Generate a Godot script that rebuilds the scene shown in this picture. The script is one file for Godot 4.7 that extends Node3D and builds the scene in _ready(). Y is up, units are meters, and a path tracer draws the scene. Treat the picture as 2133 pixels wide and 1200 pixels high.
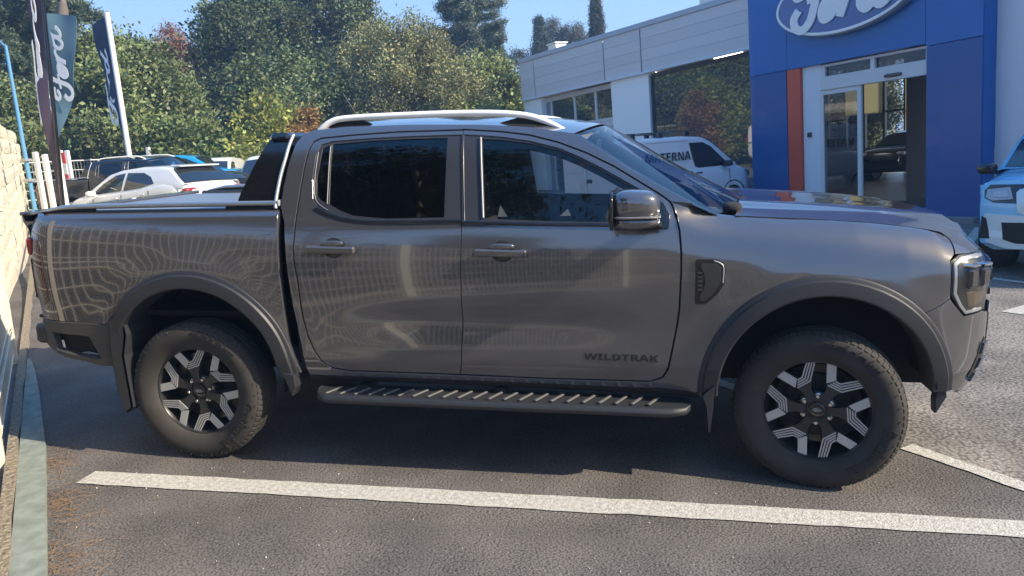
extends Node3D
# A grey pickup parked in an angled bay in front of a car dealership. The truck's bay is the plane y = 0, x runs along the truck, z towards the camera.

var M := {}
var rng := RandomNumberGenerator.new()
var names := {}
const UPV := Vector3(-0.0536, 0.9983, -0.0234)          # the plumb line: the truck's bay slopes by three degrees
const CAMP := Vector3(2.49101, 1.71808, 4.59298)
const CAMB := Basis(Vector3(0.983173, -0.031696, -0.179908), Vector3(-0.004049, 0.980809, -0.194928), Vector3(0.182634, 0.192376, 0.964177))
const SUN_DIR := Vector3(-1.42, -1.0, -0.26)

# ---------------------------------------------------------------- mesh builder
class MB:
	var v := PackedVector3Array()
	var n := PackedVector3Array()
	var u := PackedVector2Array()
	func tri(a: Vector3, b: Vector3, c: Vector3, na: Vector3, nb: Vector3, nc: Vector3, ua := Vector2.ZERO, ub := Vector2.ZERO, uc := Vector2.ZERO) -> void:
		if (b - a).cross(c - a).dot(na + nb + nc) > 0.0:
			v.append(a); v.append(c); v.append(b)
			n.append(na); n.append(nc); n.append(nb)
			u.append(ua); u.append(uc); u.append(ub)
		else:
			v.append(a); v.append(b); v.append(c)
			n.append(na); n.append(nb); n.append(nc)
			u.append(ua); u.append(ub); u.append(uc)
	func flat(a: Vector3, b: Vector3, c: Vector3, out: Vector3) -> void:
		var k := (b - a).cross(c - a).normalized()
		if k.dot(out) < 0.0:
			k = -k
		tri(a, b, c, k, k, k)
	func quad(a: Vector3, b: Vector3, c: Vector3, d: Vector3, out: Vector3) -> void:
		flat(a, b, c, out)
		flat(a, c, d, out)
	func quad_n(a: Vector3, b: Vector3, c: Vector3, d: Vector3, na: Vector3, nb: Vector3, nc: Vector3, nd: Vector3) -> void:
		tri(a, b, c, na, nb, nc)
		tri(a, c, d, na, nc, nd)
	func quad_uv(a: Vector3, b: Vector3, c: Vector3, d: Vector3, k: Vector3) -> void:
		tri(a, b, c, k, k, k, Vector2(0, 1), Vector2(1, 1), Vector2(1, 0))
		tri(a, c, d, k, k, k, Vector2(0, 1), Vector2(1, 0), Vector2(0, 0))
	# a box whose edges are cut by a small chamfer
	func box(at: Vector3, size: Vector3, b := Basis(), bev := 0.0) -> void:
		var h := size * 0.5
		var e: float = minf(bev, minf(h.x, minf(h.y, h.z)) * 0.9)
		for ax in 3:
			for s in [-1.0, 1.0]:
				var o := Vector3.ZERO; o[ax] = s
				var i := (ax + 1) % 3
				var j := (ax + 2) % 3
				var c := []
				for q in [[-1, -1], [1, -1], [1, 1], [-1, 1]]:
					var p := Vector3.ZERO
					p[ax] = s * h[ax]; p[i] = q[0] * (h[i] - e); p[j] = q[1] * (h[j] - e)
					c.append(at + b * p)
				quad(c[0], c[1], c[2], c[3], b * o)
		if e <= 0.0:
			return
		for ax in 3:
			var i := (ax + 1) % 3
			var j := (ax + 2) % 3
			for q in [[-1, -1], [1, -1], [1, 1], [-1, 1]]:
				var c := []
				for k in [[-1.0, 0], [1.0, 0], [1.0, 1], [-1.0, 1]]:
					var p := Vector3.ZERO
					p[ax] = k[0] * (h[ax] - e)
					p[i] = q[0] * (h[i] - (e if k[1] == 0 else 0.0))
					p[j] = q[1] * (h[j] - (0.0 if k[1] == 0 else e))
					c.append(at + b * p)
				var o := Vector3.ZERO; o[i] = q[0]; o[j] = q[1]
				quad(c[0], c[1], c[2], c[3], b * o)
		for sx in [-1, 1]:
			for sy in [-1, 1]:
				for sz in [-1, 1]:
					var s := Vector3(sx, sy, sz)
					flat(at + b * (s * Vector3(h.x, h.y - e, h.z - e)), at + b * (s * Vector3(h.x - e, h.y, h.z - e)), at + b * (s * Vector3(h.x - e, h.y - e, h.z)), b * s)
	# a surface through rows of points, shaded smooth
	func loft(rows: Array, out := Vector3.UP, closed := false, uvs := false) -> void:
		var R := rows.size()
		var C: int = rows[0].size()
		var nn := []
		var turned := 0.0
		for r in R:
			var line := PackedVector3Array()
			for c in C:
				var c0: int = (c - 1 + C) % C if closed else maxi(c - 1, 0)
				var c1: int = (c + 1) % C if closed else mini(c + 1, C - 1)
				var du: Vector3 = rows[r][c1] - rows[r][c0]
				var dv: Vector3 = rows[mini(r + 1, R - 1)][c] - rows[maxi(r - 1, 0)][c]
				var k := du.cross(dv)
				if k.length_squared() < 1e-16:
					k = out
				line.append(k.normalized())
				turned += k.normalized().dot(out)
			nn.append(line)
		var f := -1.0 if turned < 0.0 and not closed else 1.0
		for r in R - 1:
			for c in (C if closed else C - 1):
				var d := (c + 1) % C
				var u0 := Vector2(float(c) / (C - 1), float(r) / (R - 1)) if uvs else Vector2.ZERO
				var u1 := Vector2(float(c + 1) / (C - 1), float(r) / (R - 1)) if uvs else Vector2.ZERO
				var u2 := Vector2(float(c + 1) / (C - 1), float(r + 1) / (R - 1)) if uvs else Vector2.ZERO
				var u3 := Vector2(float(c) / (C - 1), float(r + 1) / (R - 1)) if uvs else Vector2.ZERO
				tri(rows[r][c], rows[r][d], rows[r + 1][d], nn[r][c] * f, nn[r][d] * f, nn[r + 1][d] * f, u0, u1, u2)
				tri(rows[r][c], rows[r + 1][d], rows[r + 1][c], nn[r][c] * f, nn[r + 1][d] * f, nn[r + 1][c] * f, u0, u2, u3)
	# a round bar along a path; r is one radius or one for each point
	func tube(path: PackedVector3Array, r, seg := 8, caps := true) -> void:
		var rows := []
		var side := Vector3.ZERO
		var tang := []
		for i in path.size():
			var t := (path[mini(i + 1, path.size() - 1)] - path[maxi(i - 1, 0)]).normalized()
			tang.append(t)
			if side == Vector3.ZERO:
				side = t.cross(Vector3.UP if absf(t.y) < 0.9 else Vector3.RIGHT).normalized()
			side = (side - t * side.dot(t)).normalized()
			var w := t.cross(side)
			var ring := PackedVector3Array()
			var rad: float = r if r is float else r[i]
			for k in seg:
				var a := TAU * k / seg
				ring.append(path[i] + (side * cos(a) + w * sin(a)) * rad)
			rows.append(ring)
		for i in path.size() - 1:
			for k in seg:
				var d := (k + 1) % seg
				var a: Vector3 = rows[i][k]
				var b: Vector3 = rows[i][d]
				var c: Vector3 = rows[i + 1][d]
				var e: Vector3 = rows[i + 1][k]
				quad_n(a, b, c, e, (a - path[i]).normalized(), (b - path[i]).normalized(), (c - path[i + 1]).normalized(), (e - path[i + 1]).normalized())
		if caps:
			for k in range(1, seg - 1):
				flat(rows[0][0], rows[0][k], rows[0][k + 1], -tang[0])
				flat(rows[-1][0], rows[-1][k], rows[-1][k + 1], tang[-1])
	# a profile of (radius, along) turned about the z axis of t
	func lathe(prof: PackedVector2Array, seg: int, t: Transform3D, crease := 0.75) -> void:
		var P := prof.size()
		var nrm := []
		for i in P - 1:
			var d := prof[i + 1] - prof[i]
			nrm.append(Vector2(-d.y, d.x).normalized())
		for i in P - 1:
			var n0: Vector2 = nrm[i]
			var n1: Vector2 = nrm[i]
			if i > 0 and nrm[i - 1].dot(nrm[i]) > crease:
				n0 = (nrm[i - 1] + nrm[i]).normalized()
			if i < P - 2 and nrm[i + 1].dot(nrm[i]) > crease:
				n1 = (nrm[i + 1] + nrm[i]).normalized()
			for k in seg:
				var a := TAU * k / seg
				var b := TAU * (k + 1) / seg
				var ca := Vector3(cos(a), sin(a), 0)
				var cb := Vector3(cos(b), sin(b), 0)
				var z := Vector3(0, 0, 1)
				var p0 := ca * prof[i].x + z * prof[i].y
				var p1 := cb * prof[i].x + z * prof[i].y
				var p2 := cb * prof[i + 1].x + z * prof[i + 1].y
				var p3 := ca * prof[i + 1].x + z * prof[i + 1].y
				quad_n(t * p0, t * p1, t * p2, t * p3, t.basis * (ca * n0.x + z * n0.y), t.basis * (cb * n0.x + z * n0.y), t.basis * (cb * n1.x + z * n1.y), t.basis * (ca * n1.x + z * n1.y))
	# a flat outline given depth; front face at z = d of t, back at z = 0
	func prism(poly: PackedVector2Array, d: float, t: Transform3D, bev := 0.0) -> void:
		var pieces := [poly]
		var inner := poly
		if bev > 0.0:
			var off := Geometry2D.offset_polygon(poly, -bev)
			if off.size() == 1:
				inner = off[0]
				pieces = [inner]
			else:
				bev = 0.0
		for q in pieces:
			var idx := Geometry2D.triangulate_polygon(q)
			for i in range(0, idx.size(), 3):
				var a := Vector3(q[idx[i]].x, q[idx[i]].y, d)
				var b := Vector3(q[idx[i + 1]].x, q[idx[i + 1]].y, d)
				var c := Vector3(q[idx[i + 2]].x, q[idx[i + 2]].y, d)
				flat(t * a, t * b, t * c, t.basis.z)
		var cw := Geometry2D.is_polygon_clockwise(poly)
		for i in poly.size():
			var a := poly[i]
			var b := poly[(i + 1) % poly.size()]
			var o := Vector3((b - a).y, -(b - a).x, 0) * (-1.0 if cw else 1.0)
			quad(t * Vector3(a.x, a.y, 0), t * Vector3(b.x, b.y, 0), t * Vector3(b.x, b.y, d - bev), t * Vector3(a.x, a.y, d - bev), t.basis * o)
		if bev > 0.0 and inner.size() == poly.size():
			var shift := 0
			var best := INF
			for k in inner.size():
				if inner[k].distance_to(poly[0]) < best:
					best = inner[k].distance_to(poly[0]); shift = k
			for i in poly.size():
				var a := poly[i]
				var b := poly[(i + 1) % poly.size()]
				var c := inner[(i + shift) % poly.size()]
				var e := inner[(i + 1 + shift) % poly.size()]
				var o := Vector3((b - a).y, -(b - a).x, 0).normalized() * (-1.0 if cw else 1.0) + Vector3(0, 0, 1)
				quad(t * Vector3(a.x, a.y, d - bev), t * Vector3(b.x, b.y, d - bev), t * Vector3(e.x, e.y, d), t * Vector3(c.x, c.y, d), t.basis * o)
		elif bev > 0.0:
			for i in poly.size():
				pass
	# a panel laid on a curved skin: skin maps (s, y) to a point; edges are rolled inwards by depth
	func panel(poly: PackedVector2Array, skin: Callable, cell := 0.05, depth := 0.03, holes := [], lift := 0.0, roll := 0.003) -> void:
		var eps := 0.002
		var at := func(q: Vector2) -> Array:
			var p: Vector3 = skin.call(q)
			var k: Vector3 = (skin.call(q + Vector2(eps, 0)) - skin.call(q - Vector2(eps, 0))).cross(skin.call(q + Vector2(0, eps)) - skin.call(q - Vector2(0, eps))).normalized()
			return [p + k * lift, k]
		var bb := Rect2(poly[0], Vector2.ZERO)
		for q in poly:
			bb = bb.expand(q)
		var cache := {}
		var nx := int(ceil(bb.size.x / cell))
		var ny := int(ceil(bb.size.y / cell))
		for i in nx:
			for j in ny:
				var o := bb.position + Vector2(i, j) * cell
				var sq := PackedVector2Array([o, o + Vector2(cell, 0), o + Vector2(cell, cell), o + Vector2(0, cell)])
				var got: Array = Geometry2D.intersect_polygons(poly, sq)
				for h in holes:
					var next := []
					for g in got:
						for r in Geometry2D.clip_polygons(g, h):
							if not Geometry2D.is_polygon_clockwise(r):
								next.append(r)
					got = next
				for g in got:
					var idx := Geometry2D.triangulate_polygon(g)
					var pts := []
					for q in g:
						var key := Vector2i(roundi(q.x * 20000.0), roundi(q.y * 20000.0))
						if not cache.has(key):
							cache[key] = at.call(q)
						pts.append(cache[key])
					for k in range(0, idx.size(), 3):
						var a: Array = pts[idx[k]]
						var b: Array = pts[idx[k + 1]]
						var c: Array = pts[idx[k + 2]]
						tri(a[0], b[0], c[0], a[1], b[1], c[1])
		if depth <= 0.0:
			return
		var loops := [poly]
		loops.append_array(holes)
		for l in loops.size():
			var lp: PackedVector2Array = loops[l]
			var sg := -1.0 if Geometry2D.is_polygon_clockwise(lp) else 1.0
			if l > 0:
				sg = -sg
			for i in lp.size():
				var a := lp[i]
				var b := lp[(i + 1) % lp.size()]
				var steps := maxi(1, int(ceil(a.distance_to(b) / cell)))
				var o2 := Vector2((b - a).y, -(b - a).x).normalized() * sg
				for k in steps:
					var q0 := a.lerp(b, float(k) / steps)
					var q1 := a.lerp(b, float(k + 1) / steps)
					var s0: Array = at.call(q0)
					var s1: Array = at.call(q1)
					var w: Vector3 = (skin.call(q0 + o2 * eps) - skin.call(q0 - o2 * eps)).normalized()
					var n0: Vector3 = (s0[1] + w).normalized()
					var n1: Vector3 = (s1[1] + w).normalized()
					var r0: Vector3 = s0[0] + w * roll * 0.6 - s0[1] * roll
					var r1: Vector3 = s1[0] + w * roll * 0.6 - s1[1] * roll
					quad_n(s0[0], s1[0], r1, r0, n0, n1, w, w)
					quad_n(r0, r1, r1 - s1[1] * depth, r0 - s0[1] * depth, w, w, w, w)
	func mesh() -> ArrayMesh:
		var m := ArrayMesh.new()
		if v.is_empty():
			return m
		var arr := []
		arr.resize(Mesh.ARRAY_MAX)
		arr[Mesh.ARRAY_VERTEX] = v
		arr[Mesh.ARRAY_NORMAL] = n
		arr[Mesh.ARRAY_TEX_UV] = u
		m.add_surface_from_arrays(Mesh.PRIMITIVE_TRIANGLES, arr)
		return m
	func mirrored_z() -> MB:
		var o := MB.new()
		for i in range(0, v.size(), 3):
			for k in [0, 2, 1]:
				o.v.append(v[i + k] * Vector3(1, 1, -1))
				o.n.append(n[i + k] * Vector3(1, 1, -1))
				o.u.append(u[i + k])
		return o

# ---------------------------------------------------------------- things and parts
func numbered(called: String) -> String:
	var k: int = names.get(called, 0)
	names[called] = k + 1
	return called if k == 0 else "%s_%03d" % [called, k]

func thing(called: String, label: String, category: String, group := "") -> Node3D:
	var o := Node3D.new()
	o.name = numbered(called)
	add_child(o)
	tag(o, label, category, group)
	return o

func tag(o: Node, label: String, category: String, group := "") -> void:
	o.set_meta("label", label)
	o.set_meta("category", category)
	if group:
		o.set_meta("group", group)

func obj(called: String, b, mat: Material, parent: Node = self) -> MeshInstance3D:
	var o := MeshInstance3D.new()
	o.mesh = b.mesh() if b is MB else b
	o.material_override = mat
	if parent == self:
		o.name = numbered(called)
	else:
		var k := 0
		var want := called
		while parent.has_node(want):
			k += 1
			want = "%s_%03d" % [called, k]
		o.name = want
	parent.add_child(o, true)
	return o

func struct(called: String, b, mat: Material, parent: Node = self) -> MeshInstance3D:
	var o := obj(called, b, mat, parent)
	if parent == self:
		o.set_meta("kind", "structure")
	return o

# both sides of a symmetrical vehicle: the second is the mirror image
func pair(called: String, b: MB, mat: Material, parent: Node) -> MeshInstance3D:
	var o := obj(called, b, mat, parent)
	obj(called, b.mirrored_z(), mat, parent)
	return o

func P2(a: Array) -> PackedVector2Array:
	var o := PackedVector2Array()
	for i in range(0, a.size(), 2):
		o.append(Vector2(a[i], a[i + 1]))
	return o

func P3(a: Array) -> PackedVector3Array:
	var o := PackedVector3Array()
	for i in range(0, a.size(), 3):
		o.append(Vector3(a[i], a[i + 1], a[i + 2]))
	return o

func curve(a: PackedVector2Array, per := 5, closed := false) -> PackedVector2Array:
	var o := PackedVector2Array()
	var N := a.size()
	for i in (N if closed else N - 1):
		var p0 := a[(i - 1 + N) % N] if closed else a[maxi(i - 1, 0)]
		var p1 := a[i]
		var p2 := a[(i + 1) % N]
		var p3 := a[(i + 2) % N] if closed else a[mini(i + 2, N - 1)]
		for k in per:
			o.append(p1.cubic_interpolate(p2, p0, p3, float(k) / per))
	if not closed:
		o.append(a[N - 1])
	return o

func curve3(a: PackedVector3Array, per := 5) -> PackedVector3Array:
	var o := PackedVector3Array()
	var N := a.size()
	for i in N - 1:
		for k in per:
			o.append(a[i].cubic_interpolate(a[i + 1], a[maxi(i - 1, 0)], a[mini(i + 2, N - 1)], float(k) / per))
	o.append(a[N - 1])
	return o

func table(T: Array, t: float) -> float:
	if t <= T[0]:
		return T[1]
	for i in range(0, T.size() - 2, 2):
		if t <= T[i + 2]:
			return lerpf(T[i + 1], T[i + 3], (t - T[i]) / (T[i + 2] - T[i]))
	return T[T.size() - 1]

# the same with smooth joins
func smooth(T: Array, t: float) -> float:
	var N := T.size() / 2
	if t <= T[0]:
		return T[1]
	if t >= T[2 * N - 2]:
		return T[2 * N - 1]
	var i := 0
	while i < N - 2 and t > T[2 * i + 2]:
		i += 1
	var h: float = T[2 * i + 2] - T[2 * i]
	var w: float = (t - T[2 * i]) / h
	var a := maxi(i - 1, 0)
	var b := mini(i + 2, N - 1)
	var m0: float = (T[2 * i + 3] - T[2 * a + 1]) / (T[2 * i + 2] - T[2 * a]) * h
	var m1: float = (T[2 * b + 1] - T[2 * i + 1]) / (T[2 * b] - T[2 * i]) * h
	return (2 * w * w * w - 3 * w * w + 1) * T[2 * i + 1] + (w * w * w - 2 * w * w + w) * m0 + (-2 * w * w * w + 3 * w * w) * T[2 * i + 3] + (w * w * w - w * w) * m1

func arc(c: Vector2, r: float, a0: float, a1: float, n: int) -> PackedVector2Array:
	var o := PackedVector2Array()
	for i in n + 1:
		var a := deg_to_rad(lerpf(a0, a1, float(i) / n))
		o.append(c + Vector2(cos(a), sin(a)) * r)
	return o

func round_rect(w: float, h: float, r: float, n := 4) -> PackedVector2Array:
	var o := PackedVector2Array()
	for q in [[1, 1, 0], [-1, 1, 90], [-1, -1, 180], [1, -1, 270]]:
		o.append_array(arc(Vector2(q[0] * (w / 2 - r), q[1] * (h / 2 - r)), r, q[2], q[2] + 90, n))
	return o

# raised letters as geometry, along x of t, of height h
func letters(b: MB, text: String, t: Transform3D, h: float, depth := 0.004, wide := 1.0, font := "Droid Sans", weight := 700, centre := true) -> float:
	var f := SystemFont.new()
	f.font_names = PackedStringArray([font])
	f.font_weight = weight
	var m := TextMesh.new()
	m.font = f
	m.text = text
	m.font_size = 64
	m.pixel_size = h / 46.0
	m.depth = depth
	m.curve_step = 2.0
	m.horizontal_alignment = HORIZONTAL_ALIGNMENT_CENTER if centre else HORIZONTAL_ALIGNMENT_LEFT
	var arr := m.get_mesh_arrays() if m.get_surface_count() else []
	if arr.is_empty():
		return 0.0
	var vv: PackedVector3Array = arr[Mesh.ARRAY_VERTEX]
	var ii: PackedInt32Array = arr[Mesh.ARRAY_INDEX]
	var width := 0.0
	for p in vv:
		width = maxf(width, absf(p.x) * wide * (2.0 if centre else 1.0))
	if ii.is_empty():
		for i in vv.size():
			ii.append(i)
	for i in range(0, ii.size(), 3):
		var s := Vector3(wide, 1, 1)
		var a := vv[ii[i]] * s
		var c := vv[ii[i + 1]] * s
		var d := vv[ii[i + 2]] * s
		var k := (d - a).cross(c - a).normalized()
		b.tri(t * a, t * c, t * d, t.basis * k, t.basis * k, t.basis * k)
	return width

# ---------------------------------------------------------------- materials
func lin(r: float, g: float, b: float) -> Color:
	return Color(r, g, b).linear_to_srgb()

func mat(c: Color, rough := 0.6, metal := 0.0, coat := 0.0) -> StandardMaterial3D:
	var m := StandardMaterial3D.new()
	m.albedo_color = c
	m.roughness = rough
	m.metallic = metal
	if coat > 0.0:
		m.clearcoat_enabled = true
		m.clearcoat = coat
		m.clearcoat_roughness = 0.03
	return m

func noise_image(size: int, freq: float, oct: int, sd: int, type := FastNoiseLite.TYPE_SIMPLEX_SMOOTH) -> Image:
	var f := FastNoiseLite.new()
	f.noise_type = type
	f.seed = sd
	f.frequency = freq
	f.fractal_octaves = oct
	return f.get_seamless_image(size, size)

# a tinted grey texture that varies between two values
func mottle(size: int, freq: float, oct: int, sd: int, lo: Color, hi: Color, type := FastNoiseLite.TYPE_SIMPLEX_SMOOTH) -> ImageTexture:
	var im := noise_image(size, freq, oct, sd, type)
	var o := Image.create(size, size, false, Image.FORMAT_RGB8)
	for y in size:
		for x in size:
			o.set_pixel(x, y, lo.lerp(hi, im.get_pixel(x, y).r))
	return ImageTexture.create_from_image(o)

func bump(size: int, freq: float, oct: int, sd: int, strength: float, type := FastNoiseLite.TYPE_SIMPLEX_SMOOTH) -> ImageTexture:
	var im := noise_image(size, freq, oct, sd, type)
	im.convert(Image.FORMAT_RGBA8)
	im.bump_map_to_normal_map(strength)
	return ImageTexture.create_from_image(im)

func tri_map(m: StandardMaterial3D, scale: float) -> StandardMaterial3D:
	m.uv1_triplanar = true
	m.uv1_world_triplanar = true
	m.uv1_scale = Vector3.ONE * scale
	return m

func glass(c: Color, a: float) -> StandardMaterial3D:
	var m := StandardMaterial3D.new()
	m.transparency = BaseMaterial3D.TRANSPARENCY_ALPHA
	m.albedo_color = Color(c.r, c.g, c.b, a)
	m.roughness = 0.02
	m.metallic_specular = 0.6
	return m

func materials() -> void:
	M.paint = mat(lin(0.158, 0.156, 0.166), 0.13, 0.68, 1.0)
	M.paint.normal_enabled = true
	M.paint.normal_texture = bump(256, 0.02, 2, 5, 1.0)
	M.paint.normal_scale = 0.008
	tri_map(M.paint, 2.6)
	M.trim = mat(lin(0.024, 0.0255, 0.030), 0.5)
	M.trim.normal_enabled = true
	M.trim.normal_texture = bump(256, 0.2, 2, 6, 3.0)
	M.trim.normal_scale = 0.25
	tri_map(M.trim, 6.0)
	M.gloss_black = mat(lin(0.008, 0.008, 0.009), 0.12, 0.0, 0.6)
	M.pillar = mat(lin(0.035, 0.036, 0.042), 0.32)
	M.dark = mat(lin(0.008, 0.008, 0.009), 0.85)
	M.under = mat(lin(0.014, 0.014, 0.015), 0.9)
	M.rubber = mat(lin(0.020, 0.0195, 0.019), 0.7)
	M.rubber_dusty = mat(lin(0.047, 0.0435, 0.040), 0.85)
	M.rubber_dusty.albedo_texture = mottle(256, 0.012, 3, 11, Color(0.72, 0.7, 0.68), Color(1, 1, 1))
	tri_map(M.rubber_dusty, 1.6)
	M.rim = mat(lin(0.030, 0.0305, 0.032), 0.32, 0.3, 0.5)
	M.machined = mat(lin(0.50, 0.50, 0.50), 0.42, 0.4)
	M.chrome = mat(lin(0.75, 0.76, 0.78), 0.12, 1.0)
	M.satin = mat(lin(0.42, 0.43, 0.44), 0.4, 0.5)
	M.alu = mat(lin(0.42, 0.44, 0.46), 0.3, 0.75)
	M.show_glass = mat(lin(0.21, 0.23, 0.25), 0.02, 0.75)
	M.clear = glass(Color(0.5, 0.55, 0.55), 0.03)
	M.front_glass = glass(Color(0.02, 0.05, 0.07), 0.34)
	M.tint = glass(Color(0.012, 0.013, 0.015), 0.9)
	M.wind = glass(Color(0.02, 0.05, 0.06), 0.25)
	M.car_glass = mat(lin(0.012, 0.015, 0.018), 0.05, 0.0, 0.0)
	M.car_glass.metallic_specular = 0.7
	M.red_lens = mat(lin(0.28, 0.012, 0.012), 0.12, 0.0, 0.8)
	M.smoke_lens = mat(lin(0.045, 0.012, 0.013), 0.12, 0.0, 0.8)
	M.amber = mat(lin(0.6, 0.25, 0.03), 0.2, 0.0, 0.6)
	M.lamp_white = mat(lin(0.33, 0.345, 0.36), 0.2, 0.3, 0.8)
	M.seat = mat(lin(0.02, 0.02, 0.022), 0.8)
	M.liner = mat(lin(0.28, 0.27, 0.26), 0.9)
	M.white_paint = mat(lin(0.78, 0.78, 0.76), 0.35, 0.0, 0.7)
	M.white_car = mat(lin(0.74, 0.75, 0.74), 0.28, 0.0, 0.9)
	M.black_car = mat(lin(0.012, 0.013, 0.015), 0.25, 0.2, 0.9)
	M.blue_car = mat(lin(0.02, 0.30, 0.62), 0.25, 0.1, 0.9)
	M.sky_car = mat(lin(0.19, 0.52, 0.80), 0.3, 0.05, 0.9)
	M.silver_van = mat(lin(0.84, 0.84, 0.85), 0.3, 0.0, 0.9)
	M.sky_car_grille = mat(lin(0.58, 0.68, 0.70), 0.4, 0.1, 0.5)

# ---------------------------------------------------------------- the pickup
const PD := [.40, .855, .46, .872, .555, .892, .575, .903, .64, .906, .70, .909, .78, .914, .84, .920, .90, .926, .97, .930, 1.07, .931, 1.16, .926, 1.24, .914, 1.30, .900, 1.345, .880, 1.40, .858, 1.5, .817, 1.65, .752, 1.74, .700, 1.80, .640, 1.84, .56]
const PS := [.40, .855, .46, .872, .555, .892, .575, .903, .63, .910, .69, .911, .73, .905, .78, .8985, .83, .902, .89, .920, .97, .930, 1.07, .931, 1.16, .926]
const PF := [1.07, .931, 1.13, .925, 1.18, .912, 1.225, .890, 1.26, .860, 1.29, .818, 1.312, .775, 1.33, .70]
const PB := [1.07, .931, 1.16, .926, 1.24, .916, 1.30, .905, 1.34, .893, 1.37, .875, 1.385, .85, 1.395, .80]
var plan_s := []
const HUB_F := Vector2(3.272, 0.478)
const HUB_R := Vector2(0.03, 0.5)

func plan_table() -> void:
	var pl := P2([3.6, 0, 3.78, .02, 3.92, .065, 4.01, .165, 4.065, .325, 4.105, .62, 4.118, .93])
	var c := PackedVector2Array()
	for i in pl.size() - 1:
		for k in 40:
			var u := k / 40.0
			var a := pl[maxi(i - 1, 0)]
			var b := pl[i]
			var d := pl[i + 1]
			var e := pl[mini(i + 2, pl.size() - 1)]
			c.append(0.5 * (2.0 * b + (d - a) * u + (2.0 * a - 5.0 * b + 4.0 * d - e) * u * u + (3.0 * b - a - 3.0 * d + e) * u * u * u))
	c.append(pl[-1])
	var s := 3.6
	for i in c.size():
		if i:
			s += c[i].distance_to(c[i - 1])
		plan_s.append(Vector3(s, c[i].x, c[i].y))

# the truck's right flank: s runs along the side and on round the front corner, y is the height
func skin(q: Vector2) -> Vector3:
	var s := q.x
	var y := q.y
	var x := s
	var inset := 0.0
	if s > 3.6:
		var lo := 0
		var hi := plan_s.size() - 1
		while hi - lo > 1:
			var m := (lo + hi) / 2
			if plan_s[m].x > s: hi = m
			else: lo = m
		var f: float = clampf((s - plan_s[lo].x) / (plan_s[hi].x - plan_s[lo].x), 0, 1)
		x = lerpf(plan_s[lo].y, plan_s[hi].y, f)
		inset = lerpf(plan_s[lo].z, plan_s[hi].z, f)
	var z := smooth(PD, y)
	if y < 1.1 and s > 0.7 and s < 2.55:
		var w := smoothstep(0.82, 1.35, s) * (1.0 - smoothstep(2.0, 2.5, s))
		z = lerpf(z, smooth(PS, y), w)
	if y > 1.07 and s < 0.6:
		z = smooth(PB, y)
	var wf := smoothstep(2.5, 2.95, s)
	if wf > 0.0:
		var yy := y + table([2.9, 0, 3.4, .03, 3.75, .078, 3.85, .11, 4.3, .2], s) * smoothstep(.95, 1.2, y)
		if yy > 1.07:
			z = z * (1.0 - wf) + smooth(PF, yy) * wf
	var t := smoothstep(3.65, 4.2, s)
	x += t * table([.40, -.12, .5, -.05, .65, 0, .85, 0, 1.0, -.01, 1.12, -.035, 1.2, -.10, 1.3, -.2], y)
	if s < -0.75:
		z -= 1.6 * (s + 0.75) * (s + 0.75)
	for c in [HUB_F, HUB_R]:
		var r: float = q.distance_to(c)
		if r < 0.85:
			z += 0.014 * exp(-pow((r - 0.56) / 0.09, 2.0))
	return Vector3(x, y, z - inset * z / .93)

func skin_cab(q: Vector2) -> Vector3:
	return Vector3(q.x, q.y, smooth(PD, q.y))

func shrink(a: PackedVector2Array, d: float) -> PackedVector2Array:
	var o := Geometry2D.offset_polygon(a, d, Geometry2D.JOIN_MITER)
	return o[0] if o.size() else a

func flare_mesh(c: Vector2, a0: float, a1: float) -> MB:
	var b := MB.new()
	var rows := []
	var n := 44
	for i in n + 1:
		var a := deg_to_rad(lerpf(a0, a1, float(i) / n))
		var d := Vector2(cos(a), sin(a))
		var z := skin(c + d * 0.585).z
		var row := PackedVector3Array()
		for p in [[.578, -.012], [.5775, .003], [.573, .008], [.557, .012], [.5565, .0125], [.550, .024], [.5495, .0245], [.52, .029], [.49, .031], [.4895, .031], [.482, .026], [.4815, .025], [.480, -.05], [.477, -.14]]:
			var q: Vector2 = c + d * p[0]
			row.append(Vector3(q.x, q.y, z + p[1]))
		rows.append(row)
	# outer band, bright ridge, broad face and inner roll keep their creases
	for cut in [[0, 3], [3, 6], [6, 9], [9, 13]]:
		var part := []
		for row in rows:
			part.append(row.slice(cut[0], cut[1] + 1))
		b.loft(part, Vector3(0, 0, 1))
	for e in [0, n]:
		var row: PackedVector3Array = rows[e]
		for k in range(1, row.size() - 1):
			b.flat(row[0], row[k], row[k + 1], Vector3(0, -1, 0))
	return b

func superbox(b: MB, at: Vector3, r: Vector3, power := 4.0, taper := Vector2.ONE) -> void:
	# a soft box; taper narrows its +x end
	var rows := []
	for i in 15:
		var a := lerpf(-PI / 2, PI / 2, i / 14.0)
		var row := PackedVector3Array()
		for k in 28:
			var w := TAU * k / 28.0
			var d := Vector3(sin(a), cos(a) * cos(w), cos(a) * sin(w))
			var l := pow(pow(absf(d.x), power) + pow(absf(d.y), power) + pow(absf(d.z), power), 1.0 / power)
			d /= l
			var f := (d.x + 1.0) * 0.5
			row.append(at + Vector3(d.x * r.x, d.y * r.y * lerpf(1, taper.x, f), d.z * r.z * lerpf(1, taper.y, f)))
		rows.append(row)
	b.loft(rows, Vector3(1, 0, 0), true)

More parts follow.
